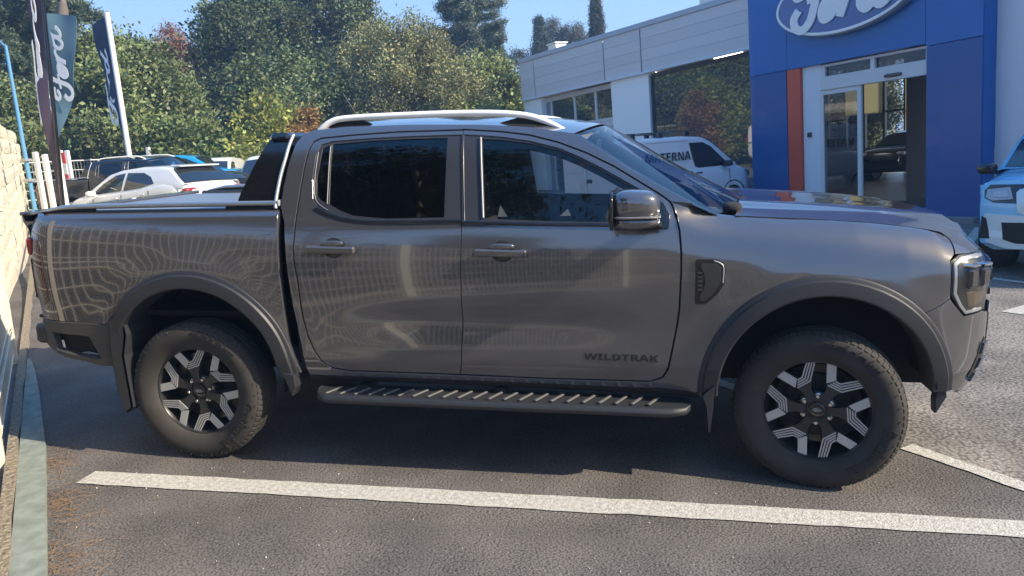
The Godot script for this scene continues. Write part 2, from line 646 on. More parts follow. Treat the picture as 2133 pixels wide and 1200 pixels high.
func wheel(root: Node3D, at: Vector3, turn: float, spin: float, side: float) -> void:
	var w := Node3D.new()
	w.name = "wheel" if not root.has_node("wheel") else "wheel_%03d" % [names.get("w", 1)]
	names["w"] = names.get("w", 0) + 1
	root.add_child(w)
	w.transform = Transform3D(Basis(Vector3.UP, turn) * (Basis() if side > 0 else Basis(Vector3.UP, PI)), at)
	var T := Transform3D()
	# tyre: outer face towards +z
	var b := MB.new()
	b.lathe(P2([.244, .070, .249, .090, .262, .104, .29, .117, .325, .124, .352, .118, .371, .106, .381, .094, .388, .078, .3905, .05, .391, .034, .381, .033, .381, .025, .391, .024, .392, .004, .382, .003, .382, -.005, .392, -.006, .391, -.026, .381, -.027, .381, -.034, .391, -.035, .388, -.078, .378, -.1, .352, -.12, .30, -.122, .25, -.105, .238, -.075]), 96, T)
	for k in 72:
		var a := TAU * (k + 0.5) / 72.0
		var bb := Basis(Vector3(0, 0, 1), a)
		b.box(bb * Vector3(.3795, 0, .094), Vector3(.008, .022, .03), bb * Basis(Vector3(0, 1, 0), -0.62), .002)
		b.box(bb * Vector3(.3895, 0.006, .066), Vector3(.006, .025, .026), bb, .0015)
		b.box(bb * Vector3(.391, 0.0, .014), Vector3(.004, .028, .017), bb, .0015)
	for k in 36:
		var a := TAU * k / 36.0
		var bb := Basis(Vector3(0, 0, 1), a)
		b.box(bb * Vector3(.358, 0, .1165), Vector3(.016, .003, .004), bb * Basis(Vector3(0, 1, 0), -0.35), .0)
	obj("tyre", b, M.rubber_dusty, w)
	b = MB.new()
	var say := func(text: String, deg: float, r: float, h: float, step: float) -> void:
		for i in text.length():
			var a := deg_to_rad(deg) - (i - (text.length() - 1) / 2.0) * step
			if text[i] != " ":
				letters(b, text[i], Transform3D(Basis(Vector3(0, 0, 1), a - PI / 2), Vector3(cos(a) * r, sin(a) * r, .1235)), h, .006, 1.15)
	say.call("255/65 R 18 H XL", 63.0, .335, .027, .052)
	say.call("Continental", -36.0, .322, .046, .088)
	obj("sidewall_lettering", b, M.rubber, w)
	# rim
	b = MB.new()
	b.lathe(P2([.215, -.10, .222, -.02, .228, .04, .236, .072, .242, .084, .2475, .083, .249, .070]), 72, T)
	b.lathe(P2([.0, -.03, .20, -.03, .22, -.06]), 48, T)
	obj("rim", b, M.rim, w)
	b = MB.new()
	b.lathe(P2([.0, -.018, .155, -.018, .16, -.024, .16, -.04]), 48, T)
	b.lathe(P2([.0, .0, .075, .0, .08, -.01, .08, -.04]), 32, T)
	obj("brake_disc", b, mat(lin(.045, .044, .043), .55, .5), w)
	for k in 6:
		var spokes := MB.new()
		var plain := MB.new()
		var B := Basis(Vector3(0, 0, 1), deg_to_rad(spin + 60.0 * k))
		var t0 := Transform3D(B, Vector3(0, 0, .036))
		# the dark spoke from the hub, forking into two arms
		spokes.prism(P2([.045, -.025, .10, -.027, .138, -.043, .162, -.049, .232, -.104, .243, -.068, .186, -.015, .180, 0, .186, .015, .243, .068, .232, .104, .162, .049, .138, .043, .10, .027, .045, .025]), .034, t0, .005)
		# solid machined face on one arm
		var t1 := Transform3D(B, Vector3(0, 0, .0695))
		plain.prism(P2([.136, .041, .173, .0146, .2405, .058, .2205, .0965]), .0035, t1, .001)
		# four machined ribs on the other
		for j in 4:
			var o := j * .0098
			var a := Vector2(.133 + o * 1.17, .029 - o * 0.56)
			var c := Vector2(.142 + o * 1.0, -.036 + o * .87)
			var e := Vector2(.224 + o * .50, -.099 + o * 1.02)
			var ribs := MB.new()
			for seg in [[a, c], [c, e]]:
				var d: Vector2 = (seg[1] - seg[0]).normalized()
				var nn := Vector2(-d.y, d.x) * .0030
				ribs.prism(PackedVector2Array([seg[0] - nn - d * .002, seg[1] - nn + d * .002, seg[1] + nn + d * .002, seg[0] + nn - d * .002]), .005, t1)
			obj("machined_rib", ribs, M.machined, w)
		obj("spoke", spokes, M.rim, w)
		obj("machined_face", plain, M.machined, w)
	b = MB.new()
	b.lathe(P2([.092, .012, .086, .048, .066, .060, .042, .064, .040, .060, .0, .060]), 40, T)
	obj("hub", b, M.rim, w)
	b = MB.new()
	b.lathe(P2([.037, .060, .036, .068, .030, .071, .0, .072]), 32, T)
	obj("centre_cap", b, M.gloss_black, w)
	b = MB.new()
	var ov := PackedVector2Array()
	for k in 24:
		ov.append(Vector2(cos(TAU * k / 24) * .021, sin(TAU * k / 24) * .009))
	var hole := PackedVector2Array()
	for q in ov:
		hole.append(q * Vector2(.86, .74))
	for k in 24:
		var z := Vector3(0, 0, 1)
		b.quad(Vector3(ov[k].x, ov[k].y, .0735), Vector3(ov[(k + 1) % 24].x, ov[(k + 1) % 24].y, .0735), Vector3(hole[(k + 1) % 24].x, hole[(k + 1) % 24].y, .0735), Vector3(hole[k].x, hole[k].y, .0735), z)
	script_logo(b, Transform3D(Basis().scaled(Vector3.ONE * .0105), Vector3(0, 0, .0725)), 0.08)
	obj("oval_badge", b, M.satin, w)
	for k in 6:
		var a := deg_to_rad(spin + 30.0 + 60.0 * k)
		b = MB.new()
		var tt := Transform3D(Basis(), Vector3(cos(a) * .0665, sin(a) * .0665, 0))
		b.lathe(P2([.0135, .05, .0135, .058, .0105, .059, .0105, .068, .008, .072, .0, .073]), 16, tt)
		obj("lug_nut", b, M.chrome, w)

# the flowing script word, drawn with a broad pen about two units wide and one high
func script_logo(b: MB, t: Transform3D, depth: float, weight := 1.0) -> void:
	var strokes := [
		[[-.62, .50, -.80, .54, -.98, .42, -.94, .28, -.80, .30, -.74, .40], .075],
		[[-.98, .46, -.70, .60, -.35, .60, -.08, .54, .12, .62], .085],
		[[-.36, .58, -.46, .30, -.54, .02, -.64, -.26, -.82, -.42, -.99, -.34, -1.02, -.14, -.90, .02], .09],
		[[-.70, .16, -.48, .18, -.26, .20], .06],
		[[-.10, .14, -.26, .10, -.38, -.10, -.34, -.30, -.18, -.28, -.02, -.06, -.01, .10, -.10, .14, .06, .06, .18, .10], .075],
		[[.20, .16, .16, .02, .08, -.18, .02, -.34], .085],
		[[.12, -.08, .24, .10, .36, .16, .44, .10], .07],
		[[.78, .12, .62, .16, .48, .00, .46, -.20, .58, -.30, .72, -.16, .80, .04], .075],
		[[1.02, .58, .92, .32, .80, .02, .76, -.20, .86, -.28, .98, -.20, 1.08, -.06], .08]]
	var got := []
	for s in strokes:
		var pts := curve(P2(s[0]), 6)
		for poly in Geometry2D.offset_polyline(pts, s[1] * weight, Geometry2D.JOIN_ROUND, Geometry2D.END_ROUND):
			got.append(poly)
	for poly in got:
		if Geometry2D.is_polygon_clockwise(poly):
			continue
		var thin := PackedVector2Array()
		for q in poly:
			if thin.is_empty() or thin[-1].distance_to(q) > .02:
				thin.append(q)
		if thin.size() > 3 and thin[0].distance_to(thin[-1]) < .02:
			thin.remove_at(thin.size() - 1)
		b.prism(thin, depth, t)
		depth *= 1.03

func pickup() -> void:
	plan_table()
	var T := thing("pickup_truck", "grey double cab pickup truck with silver roof rails parked in the foreground", "pickup truck")
	var sk := skin
	var rear_door := P2([1.524, 1.759, 1.178, 1.760, .943, 1.752, .754, 1.74, .717, 1.722, .70, 1.682, .689, 1.616, .678, 1.5, .668, 1.363, .664, 1.263, .656, 1.19, .658, 1.121, .671, 1.015, .675, .832, .692, .718, .722, .636, .755, .583, .806, .543, .896, .528, 1.234, .526, 1.502, .522, 1.515, .579, 1.531, .767, 1.547, 1.239, 1.547, 1.304, 1.555, 1.331])
	var front_door := P2([1.524, 1.761, 1.555, 1.331, 1.547, 1.304, 1.547, 1.239, 1.531, .767, 1.515, .579, 1.502, .522, 1.938, .513, 2.465, .511, 2.527, .535, 2.552, .585, 2.571, .683, 2.59, .79, 2.602, .885, 2.608, 1.06, 2.608, 1.162, 2.601, 1.258, 2.585, 1.333, 2.559, 1.391, 2.513, 1.425, 2.428, 1.477, 2.295, 1.559, 2.157, 1.628, 2.018, 1.682, 1.875, 1.721, 1.731, 1.743])
	var cab := P2([.656, .54, .666, .499, 1.348, .492, 2.458, .474, 2.478, .476, 2.478, .508, 2.532, .532, 2.558, .585, 2.576, .683, 2.595, .79, 2.607, .885, 2.613, 1.06, 2.613, 1.162, 2.606, 1.258, 2.590, 1.333, 2.566, 1.395, 2.661, 1.384, 2.494, 1.472, 2.361, 1.552, 2.225, 1.642, 2.091, 1.726, 2.007, 1.738, 1.859, 1.764, 1.608, 1.784, 1.22, 1.797, .875, 1.797, .699, 1.784, .646, 1.757, .62, 1.721, .596, 1.62, .58, 1.5, .575, 1.4, .589, 1.357, .605, 1.316, .616, 1.096, .629, .866, .65, .65])
	var doors := Geometry2D.merge_polygons(shrink(rear_door, .002), shrink(front_door, .002))
	var b := MB.new()
	b.panel(cab, skin_cab, .045, .03, [shrink(doors[0], .004)], 0.0)
	pair("cab_side", b, M.paint, T)
	# the dark frame behind the door gaps, with the window openings cut out
	var dlo_r := P2([.823, 1.726, 1.03, 1.735, 1.26, 1.739, 1.522, 1.738, 1.557, 1.318, 1.145, 1.318, .96, 1.331, .850, 1.362, .78, 1.395, .748, 1.435, .737, 1.53, .742, 1.66, .762, 1.71])
	var dlo_f := P2([1.530, 1.738, 1.65, 1.729, 1.74, 1.719, 1.88, 1.695, 2.022, 1.657, 2.128, 1.611, 2.231, 1.559, 2.332, 1.502, 2.45, 1.435, 2.525, 1.388, 2.555, 1.33, 2.545, 1.272, 2.271, 1.288, 1.962, 1.295, 1.562, 1.309])
	b = MB.new()
	b.panel(shrink(doors[0], .02), skin_cab, .08, 0.0, [shrink(dlo_r, -.02), shrink(dlo_f, -.03)], -0.04)
	pair("door_frame", b, M.dark, T)
	# doors, windows, handles
	for which in [["rear_door", rear_door, dlo_r], ["front_door", front_door, dlo_f]]:
		b = MB.new()
		b.panel(shrink(which[1], -.0028), sk, .03, .028, [which[2]], 0.0, .004)
		var door := obj(which[0], b, M.paint, T)
		var other := obj(which[0], b.mirrored_z(), M.paint, T)
		var back: bool = which[0] == "rear_door"
		var panes := [P2([.824, 1.712, 1.029, 1.724, 1.262, 1.728, 1.446, 1.726, 1.455, 1.336, 1.15, 1.334, .972, 1.350, .90, 1.376, .838, 1.408, .826, 1.613])] if back else [P2([1.627, 1.717, 1.734, 1.708, 1.878, 1.685, 2.02, 1.647, 2.124, 1.601, 2.227, 1.549, 2.328, 1.492, 2.387, 1.459, 2.50, 1.394, 2.512, 1.30, 2.271, 1.303, 1.961, 1.313, 1.661, 1.328])]
		if back:
			panes.append(P2([.772, 1.69, .812, 1.708, .814, 1.613, .824, 1.418, .79, 1.425, .765, 1.455, .757, 1.54]))
		b = MB.new()
		b.panel(shrink(which[2], -.002), sk, .06, .015, panes, -.006, .002)
		obj("window_trim", b, M.pillar, door)
		obj("window_trim", b.mirrored_z(), M.pillar, other)
		for q in panes:
			b = MB.new()
			b.panel(q, sk, .12, 0.0, [], -.012)
			obj("window", b, M.tint if back else M.front_glass, door)
			obj("window", b.mirrored_z(), M.tint if back else M.front_glass, other)
		# belt moulding and bright edges of the openings
		b = MB.new()
		var belt := P2([.775, 1.385, .80, 1.372, .85, 1.350, .96, 1.322, 1.145, 1.309, 1.553, 1.309]) if back else P2([1.562, 1.302, 1.962, 1.288, 2.271, 1.281, 2.54, 1.266])
		var path := PackedVector3Array()
		for q in curve(belt, 4):
			path.append(skin_cab(q + Vector2(0, .008)) + Vector3(0, 0, .003))
		b.tube(path, .0085, 8)
		obj("belt_moulding", b, M.gloss_black, door)
		obj("belt_moulding", b.mirrored_z(), M.gloss_black, other)
		b = MB.new()
		for edge in ([[.817, 1.70, .820, 1.61, .829, 1.41], [.753, 1.67, .748, 1.54, .757, 1.45, .785, 1.408, .835, 1.378]] if back else [[1.620, 1.72, 1.633, 1.58, 1.655, 1.33]]):
			path = PackedVector3Array()
			for q in curve(P2(edge), 4):
				path.append(skin_cab(q) + Vector3(0, 0, -.002))
			b.tube(path, .0024 if back else .006, 6)
		obj("window_channel", b, mat(lin(.24, .24, .245), .4, .3), door)
		# handle: a cup, a grip across it and a key cover
		var hx := .869 if back else 1.7475
		var hy := 1.184 if back else 1.163
		b = MB.new()
		var cup := PackedVector2Array()
		for k in 20:
			cup.append(Vector2(hx + .006 + cos(TAU * k / 20) * .058, hy + .006 + sin(TAU * k / 20) * .052))
		b.panel(cup, sk, .03, .0, [], .0012)
		obj("handle_cup", b, M.under, door)
		b = MB.new()
		var g := Basis(Vector3(0, 0, 1), -.03)
		b.box(Vector3(hx, hy, .953), Vector3(.262, .037, .022), g, .008)
		b.box(Vector3(hx - .105, hy, .937), Vector3(.03, .03, .03), g, .004)
		b.box(Vector3(hx + .11, hy, .937), Vector3(.03, .03, .03), g, .004)
		obj("handle", b, mat(lin(.10, .096, .096), .3, .4, .8), door)
		obj("handle", b.mirrored_z(), M.paint, other)
		b = MB.new()
		superbox(b, Vector3(hx + .004, hy + .031, .938), Vector3(.062, .016, .014), 3.0)
		obj("handle_brow", b, M.paint, door)
		if not back:
			b = MB.new()
			letters(b, "WILDTRAK", Transform3D(Basis(Vector3(0, 0, 1), -.02), Vector3(2.326, .636, .9095)), .032, .006, 1.62, "Droid Sans", 700)
			obj("name_badge", b, M.gloss_black, door)
	# fender and bumper wrap
	var fend := P2([2.566, 1.395, 2.590, 1.333, 2.606, 1.258, 2.613, 1.162, 2.613, 1.06, 2.607, .885, 2.595, .79, 2.576, .683, 2.558, .585, 2.532, .532, 2.478, .508, 2.478, .476, 2.70, .458])
	fend.append_array(arc(HUB_F, .572, 178, 44, 30))
	fend.append_array(P2([3.757, .914, 3.798, .942, 3.796, .965, 3.796, 1.114, 3.825, 1.136, 3.84, 1.162, 3.85, 1.186, 3.841, 1.201, 3.821, 1.216, 3.729, 1.238, 3.639, 1.253, 3.468, 1.275, 3.277, 1.291, 3.061, 1.304, 2.88, 1.314, 2.775, 1.327, 2.669, 1.381]))
	b = MB.new()
	b.panel(shrink(fend, -.0025), sk, .03, .03, [], 0.0, .004)
	var fender := pair("front_fender", b, M.paint, T)
	var bump := P2([3.757, .914, 3.798, .942, 3.806, .93, 3.838, .892, 3.872, .855, 3.99, .868, 4.06, .855, 4.11, .80, 4.12, .70, 4.09, .5, 4.08, .438, 3.98, .472, 3.891, .488])
	bump.append_array(arc(HUB_F, .572, 2, 44, 12))
	b = MB.new()
	b.panel(shrink(bump, -.0025), sk, .03, .03, [], 0.0, .004)
	var bumper := pair("front_bumper", b, M.paint, T)
	b = MB.new()
	b.panel(P2([3.955, .56, 4.00, .525, 4.075, .52, 4.085, .60, 4.10, .70, 4.06, .735, 3.995, .70]), sk, .03, .0, [], .003)
	pair("fog_recess", b, M.under, bumper)
	for k in 3:
		b = MB.new()
		var fy: float = [.545, .615, .685][k]
		b.panel(P2([3.985 + k * .008, fy - .018, 4.07 + k * .006, fy - .018, 4.075 + k * .006, fy + .02, 4.0 + k * .008, fy + .022]), sk, .03, .02, [], .016)
		pair("fog_blade", b, M.paint, bumper)
	# grille and lower intake across the nose
	b = MB.new()
	b.panel(P2([4.06, 1.13, 4.857, 1.15, 4.857, .43, 4.12, .43, 4.095, .5, 4.125, .70, 4.115, .80, 4.06, .862, 3.99, .872, 4.03, .97]), sk, .05, .0, [], -.012)
	var grille := pair("grille", b, M.under, T)
	b = MB.new()
	b.panel(P2([4.04, 1.01, 4.857, 1.01, 4.857, 1.085, 4.04, 1.085]), sk, .05, .04, [], .018, .008)
	pair("grille_bar", b, M.gloss_black, grille)
	b = MB.new()
	b.panel(P2([4.065, .85, 4.11, .81, 4.13, .70, 4.857, .70, 4.857, .735, 4.17, .735, 4.15, .83, 4.08, .90]), sk, .04, .03, [], .004, .006)
	pair("grille_frame", b, M.gloss_black, grille)
	b = MB.new()
	b.panel(P2([4.11, .43, 4.857, .41, 4.857, .49, 4.16, .49, 4.14, .56, 4.11, .56]), sk, .04, .03, [], .008, .006)
	pair("skid_plate", b, M.satin, grille)
	for k in 4:
		b = MB.new()
		var gy: float = [.78, .85, .92, 1.11][k]
		b.panel(P2([4.16, gy, 4.857, gy, 4.857, gy + .025, 4.16, gy + .025]), sk, .06, .02, [], .004, .004)
		pair("grille_slat", b, M.gloss_black, grille)
	# headlight
	var hl := P2([3.799, 1.112, 3.85, 1.137, 3.94, 1.144, 4.055, 1.136, 4.06, .985, 4.03, .97, 3.985, .875, 3.872, .862, 3.838, .897, 3.799, .962])
	b = MB.new()
	b.panel(shrink(hl, -.002), sk, .03, .02, [], -.006)
	var lamp := pair("headlight", b, M.gloss_black, T)
	b = MB.new()
	b.panel(P2([3.812, 1.10, 3.856, 1.125, 3.94, 1.131, 4.03, 1.126, 4.03, 1.114, 3.945, 1.118, 3.862, 1.112, 3.825, 1.090, 3.824, .966, 3.855, .909, 3.880, .878, 3.970, .888, 3.972, .879, 3.875, .867, 3.845, .902, 3.812, .962]), sk, .02, .008, [], .002)
	pair("light_strip", b, M.lamp_white, lamp)
	b = MB.new()
	b.panel(P2([3.89, .9, 3.96, .905, 3.995, .965, 3.875, .965]), sk, .03, .006, [], -.002)
	pair("indicator_lens", b, mat(lin(.06, .042, .02), .15, 0, .8), lamp)
	for k in 2:
		b = MB.new()
		var p := skin(Vector2(3.895 + k * .085, 1.03))
		b.box(p + Vector3(-.008, 0, -.018), Vector3(.07, .09, .07), Basis(Vector3.UP, .75), .012)
		pair("lamp_module", b, mat(lin(.035, .035, .04), .2, .2, .6), lamp)
		b = MB.new()
		b.box(p + Vector3(.0, .058, -.015), Vector3(.06, .014, .06), Basis(Vector3.UP, .75), .004)
		pair("lamp_reflector", b, M.chrome, lamp)
	b = MB.new()
	b.panel(shrink(hl, -.004), sk, .05, .0, [], .004)
	pair("lens", b, M.clear, lamp)
	# side vent
	var vent := P2([2.678, 1.118, 2.684, 1.126, 2.774, 1.125, 2.795, 1.114, 2.81, 1.094, 2.807, 1.015, 2.777, .964, 2.726, .916, 2.684, .914, 2.678, .92])
	b = MB.new()
	b.panel(vent, sk, .04, .012, [], .008, .004)
	var ventp := obj("side_vent", b, M.gloss_black, fender)
	b = MB.new()
	b.panel(P2([2.70, 1.085, 2.704, 1.108, 2.77, 1.106, 2.792, 1.09, 2.79, 1.02, 2.764, .972, 2.722, .932, 2.70, .932, 2.70, .965, 2.714, .985, 2.722, 1.03, 2.712, 1.07]), sk, .03, .008, [], .013, .004)
	obj("vent_cover", b, mat(lin(.04, .04, .042), .25, .3, .8), ventp)
	for k in 5:
		b = MB.new()
		var p := skin(Vector2(2.697, .985 + k * .02))
		b.box(p + Vector3(0, 0, .01), Vector3(.022, .007, .008), Basis(Vector3(1, 0, 0), .5), .002)
		obj("vent_slat", b, M.pillar, ventp)
	b = MB.new()
	var vp := PackedVector3Array()
	for q in [Vector2(2.76, 1.121), Vector2(2.785, 1.112), Vector2(2.803, 1.09), Vector2(2.801, 1.018)]:
		vp.append(skin(q) + Vector3(0, 0, .009))
	b.tube(curve3(vp, 4), .0035, 6)
	obj("vent_edge", b, M.satin, ventp)
	# bed side
	var bed := P2([.566, 1.385, .568, 1.335, .569, 1.208, .571, .982, .58, .685, .626, .511, .60, .508])
	bed.append_array(arc(HUB_R, .568, 1, 151, 34))
	bed.append_array(P2([-.47, .772, -.92, .786, -.955, .80, -.955, 1.30, -.93, 1.345, -.90, 1.385]))
	b = MB.new()
	b.panel(shrink(bed, -.002), sk, .03, .03, [], 0.0, .005)
	var bedp := pair("bed_side", b, M.paint, T)
	b = MB.new()
	for k in 24:
		var x0 := lerpf(-.90, .55, k / 24.0)
		var x1 := lerpf(-.90, .55, (k + 1) / 24.0)
		var za := skin(Vector2(x0, 1.38)).z
		var zb := skin(Vector2(x1, 1.38)).z
		b.quad_n(Vector3(x0, 1.383, za - .002), Vector3(x1, 1.383, zb - .002), Vector3(x1, 1.392, .79), Vector3(x0, 1.392, .79), Vector3(0, .7, .7).normalized(), Vector3(0, .7, .7).normalized(), Vector3.UP, Vector3.UP)
		b.quad(Vector3(x0, 1.392, .79), Vector3(x1, 1.392, .79), Vector3(x1, 1.36, .76), Vector3(x0, 1.36, .76), Vector3(0, 1, -.5))
	pair("bed_cap", b, M.trim, bedp)
	# bed rail: a flat bar on a sloping foot
	b = MB.new()
	var rows := []
	for p in [[-.87, 1.392, .004], [-.82, 1.398, .010], [-.74, 1.411, .0135], [-.6, 1.4155, .014], [-.1, 1.4175, .014], [.3, 1.4175, .014], [.50, 1.4165, .014], [.548, 1.416, .014]]:
		var row := PackedVector3Array()
		for k in 12:
			var a := TAU * k / 12.0
			row.append(Vector3(p[0], p[1] + sin(a) * p[2] * 1.05, .832 + signf(cos(a)) * pow(absf(cos(a)), .6) * .024))
		rows.append(row)
	b.loft(rows, Vector3(0, 0, 1), true)
	var e: PackedVector3Array = rows[-1]
	for k in range(1, 11):
		b.flat(e[0], e[k], e[k + 1], Vector3(1, 0, 0))
	var rail := pair("bed_rail", b, M.alu, T)
	b = MB.new()
	b.box(Vector3(-.70, 1.394, .832), Vector3(.32, .022, .034), Basis(Vector3(0, 0, 1), .03), .006)
	b.box(Vector3(.40, 1.394, .832), Vector3(.30, .022, .034), Basis(), .006)
	pair("rail_foot", b, M.under, rail)
	b = MB.new()
	b.box(Vector3(.556, 1.416, .832), Vector3(.022, .034, .05), Basis(), .006)
	pair("rail_cap", b, M.satin, rail)
	# tonneau cover of slats
	var shut := obj("tonneau_cover", slab(Vector3(-.22, 1.335, 0), Vector3(1.50, .02, 1.5)), M.under, T)
	for k in 30:
		b = MB.new()
		b.box(Vector3(-.95 + k * .049, 1.358, 0), Vector3(.0475, .028, 1.50), Basis(), .005)
		obj("tonneau_slat", b, M.alu, shut)
	# tailgate, tail lamps and rear bumper
	b = MB.new()
	rows = []
	for k in 13:
		var y := lerpf(.79, 1.385, k / 12.0)
		var row := PackedVector3Array()
		for j in 17:
			var w := lerpf(-1, 1, j / 16.0)
			row.append(Vector3(-.985 - .02 * (1 - w * w) - .05 * smoothstep(1.25, 1.36, y) + .02 * smoothstep(1.0, .8, y) + .03 * pow(absf(w), 8.0), y, w * .84))
		rows.append(row)
	b.loft(rows, Vector3(-1, 0, 0))
	b.box(Vector3(-.99, 1.38, 0), Vector3(.08, .02, 1.66), Basis(), .006)
	obj("tailgate", b, M.paint, T)
	b = MB.new()
	b.panel(P2([-.955, .905, -.90, .87, -.842, .90, -.838, .96, -.85, 1.20, -.865, 1.235, -.955, 1.25]), sk, .03, .01, [], .004, .004)
	var tail := pair("tail_lamp", b, M.smoke_lens, T)
	b = MB.new()
	b.box(Vector3(-.968, 1.2, .83), Vector3(.035, .10, .075), Basis(), .012)
	pair("tail_lens", b, M.red_lens, tail)
	b = MB.new()
	b.box(Vector3(-.964, 1.02, .83), Vector3(.03, .24, .07), Basis(), .012)
	pair("tail_housing", b, M.smoke_lens, tail)
	b = MB.new()
	b.panel(P2([-.955, .782, -.47, .768, -.41, .77, -.45, .60, -.50, .528, -.576, .525, -.80, .575, -.955, .63]), sk, .05, .03, [P2([-.875, .718, -.62, .70, -.55, .57, -.60, .562, -.85, .612])], .006, .006)
	var rb := pair("rear_bumper_side", b, mat(lin(.045, .045, .047), .5), T)
	b = MB.new()
	b.panel(P2([-.885, .725, -.60, .71, -.53, .56, -.60, .552, -.86, .602]), sk, .05, .0, [], -.05)
	pair("bumper_pocket", b, M.under, rb)
	b = MB.new()
	superbox(b, Vector3(-.985, .69, 0), Vector3(.06, .075, .85), 7.0)
	obj("rear_bumper", b, M.pillar, T)
	b = MB.new()
	b.box(Vector3(-1.02, .765, 0), Vector3(.16, .02, 1.45), Basis(), .006)
	obj("bumper_step", b, M.trim, T)
	# sport hoop behind the cab
	var hoop := P2([.312, 1.40, .335, 1.477, .367, 1.55, .405, 1.638, .435, 1.70, .458, 1.741, .488, 1.763, .52, 1.768, .583, 1.76, .575, 1.70, .568, 1.649, .548, 1.547, .535, 1.40])
	b = MB.new()
	b.panel(shrink(hoop, -.001), skin_cab, .04, .07, [], -.006, .008)
	var hp := pair("sport_hoop", b, M.gloss_black, T)
	b = MB.new()
	b.box(Vector3(.52, 1.752, 0), Vector3(.12, .05, 1.42), Basis(), .02)
	obj("hoop_crossbar", b, M.gloss_black, hp)
	b = MB.new()
	var hoopline := PackedVector3Array()
	for q in curve(P2([.590, 1.765, .578, 1.70, .571, 1.649, .552, 1.547, .541, 1.43, .545, 1.39]), 5):
		hoopline.append(skin_cab(q) + Vector3(0, 0, -.004))
	b.tube(hoopline, .0095, 8)
	pair("hoop_trim", b, M.satin, hp)
	# roof
	var RL := [.60, 1.705, .62, 1.735, .646, 1.760, .70, 1.784, .875, 1.797, 1.22, 1.797, 1.608, 1.784, 1.859, 1.764, 2.007, 1.738, 2.091, 1.724]
	b = MB.new()
	rows = []
	for k in 31:
		var x := lerpf(.60, 2.091, k / 30.0)
		var ye := table(RL, x)
		var ze := smooth(PD, ye)
		var row := PackedVector3Array()
		for j in 25:
			var w := lerpf(-1, 1, j / 24.0)
			row.append(Vector3(x + .13 * smoothstep(1.5, 2.091, x) * (1 - w * w) - .02 * smoothstep(.75, .6, x) * (1 - w * w), ye + (.052 if x > .7 else .03) * (1 - pow(absf(w), 2.6)), w * ze))
		rows.append(row)
	b.loft(rows, Vector3.UP)
	obj("roof", b, M.paint, T)
	b = MB.new()
	rows = []
	for r in [0, 30]:
		pass
	for k in 9:
		var x := lerpf(.66, 2.15, k / 8.0)
		var row := PackedVector3Array()
		for j in 9:
			var w := lerpf(-1, 1, j / 8.0)
			row.append(Vector3(x, minf(table(RL, x) + .0, 1.77) - .03 + .03 * (1 - w * w), w * .63))
		rows.append(row)
	b.loft(rows, Vector3.DOWN)
	obj("headliner", b, M.liner, T)
	# roof rails
	b = MB.new()
	var rp := P3([.70, 1.775, .61, .735, 1.80, .61, .785, 1.829, .605, .86, 1.842, .60, 1.076, 1.8465, .60, 1.417, 1.847, .60, 1.65, 1.841, .60, 1.80, 1.828, .60, 1.89, 1.808, .602, 1.98, 1.771, .606, 2.072, 1.722, .612])
	rows = []
	var rc := curve3(rp, 4)
	for i in rc.size():
		var t := (rc[mini(i + 1, rc.size() - 1)] - rc[maxi(i - 1, 0)]).normalized()
		var up := Vector3(0, 0, 1).cross(t).normalized()
		var f := float(i) / (rc.size() - 1)
		var fat: float = lerpf(.010, .0165, smoothstep(0, .12, f)) * lerpf(1.0, .6, smoothstep(.82, 1.0, f))
		var row := PackedVector3Array()
		for k in 12:
			var a := TAU * k / 12.0
			row.append(rc[i] + up * sin(a) * fat + Vector3(0, 0, cos(a) * .019))
		rows.append(row)
	b.loft(rows, Vector3(0, 1, 0), true)
	var rr := pair("roof_rail", b, mat(lin(.90, .89, .86), .35, .0), T)
	b = MB.new()
	b.prism(P2([.72, 1.775, 1.02, 1.80, .95, 1.832, .86, 1.835, .79, 1.822]), .03, Transform3D(Basis(), Vector3(0, 0, .575)))
	b.prism(P2([1.70, 1.79, 2.03, 1.735, 1.96, 1.765, 1.88, 1.797, 1.80, 1.815]), .03, Transform3D(Basis(), Vector3(0, 0, .575)))
	pair("rail_foot", b, M.under, rr)
	b = MB.new()
	b.tube(P3([.715, 1.835, .02, .70, 1.87, .02]), .016, 10)
	b.tube(P3([.70, 1.868, .02, .66, 1.935, .02, .615, 2.008, .02]), .0042, 6)
	obj("antenna", b, M.trim, T)
	# windscreen, surround and rear window
	var AE := [[2.091, 1.722], [2.225, 1.638], [2.361, 1.548], [2.494, 1.468], [2.655, 1.380], [2.775, 1.322]]
	b = MB.new()
	rows = []
	var ring := MB.new()
	for k in AE.size():
		var ae: Array = AE[k]
		var f := k / (AE.size() - 1.0)
		var ze := smooth(PD, ae[1]) - .012
		if k == AE.size() - 1:
			ze = .80
		var row := PackedVector3Array()
		for j in 21:
			var w := lerpf(-1, 1, j / 20.0)
			row.append(Vector3(ae[0] + lerpf(.13, .20, f) * (1 - w * w), ae[1] + lerpf(.048, .03, f) * (1 - pow(absf(w), 2.6)) - .004, w * ze))
		rows.append(row)
	b.loft(rows, Vector3(1, 1, 0))
	obj("windscreen", b, M.wind, T)
	for k in rows.size() - 1:
		for s in [[0, 1], [20, 19]]:
			var a: Vector3 = rows[k][s[0]]
			var c: Vector3 = rows[k + 1][s[0]]
			var o := Vector3(.002, .002, 0)
			ring.quad(a + o, c + o, c.lerp(rows[k + 1][s[1]], .45) + o, a.lerp(rows[k][s[1]], .45) + o, Vector3(1, 1, 0))
	obj("windscreen_surround", ring, M.gloss_black, T)
	b = MB.new()
	rows = []
	for k in 2:
		var row := PackedVector3Array()
		for j in 9:
			var w := lerpf(-1, 1, j / 8.0)
			row.append(Vector3(.60 - .02 * (1 - w * w), 1.36 if k == 0 else 1.70, w * (.80 if k == 0 else .66)))
		rows.append(row)
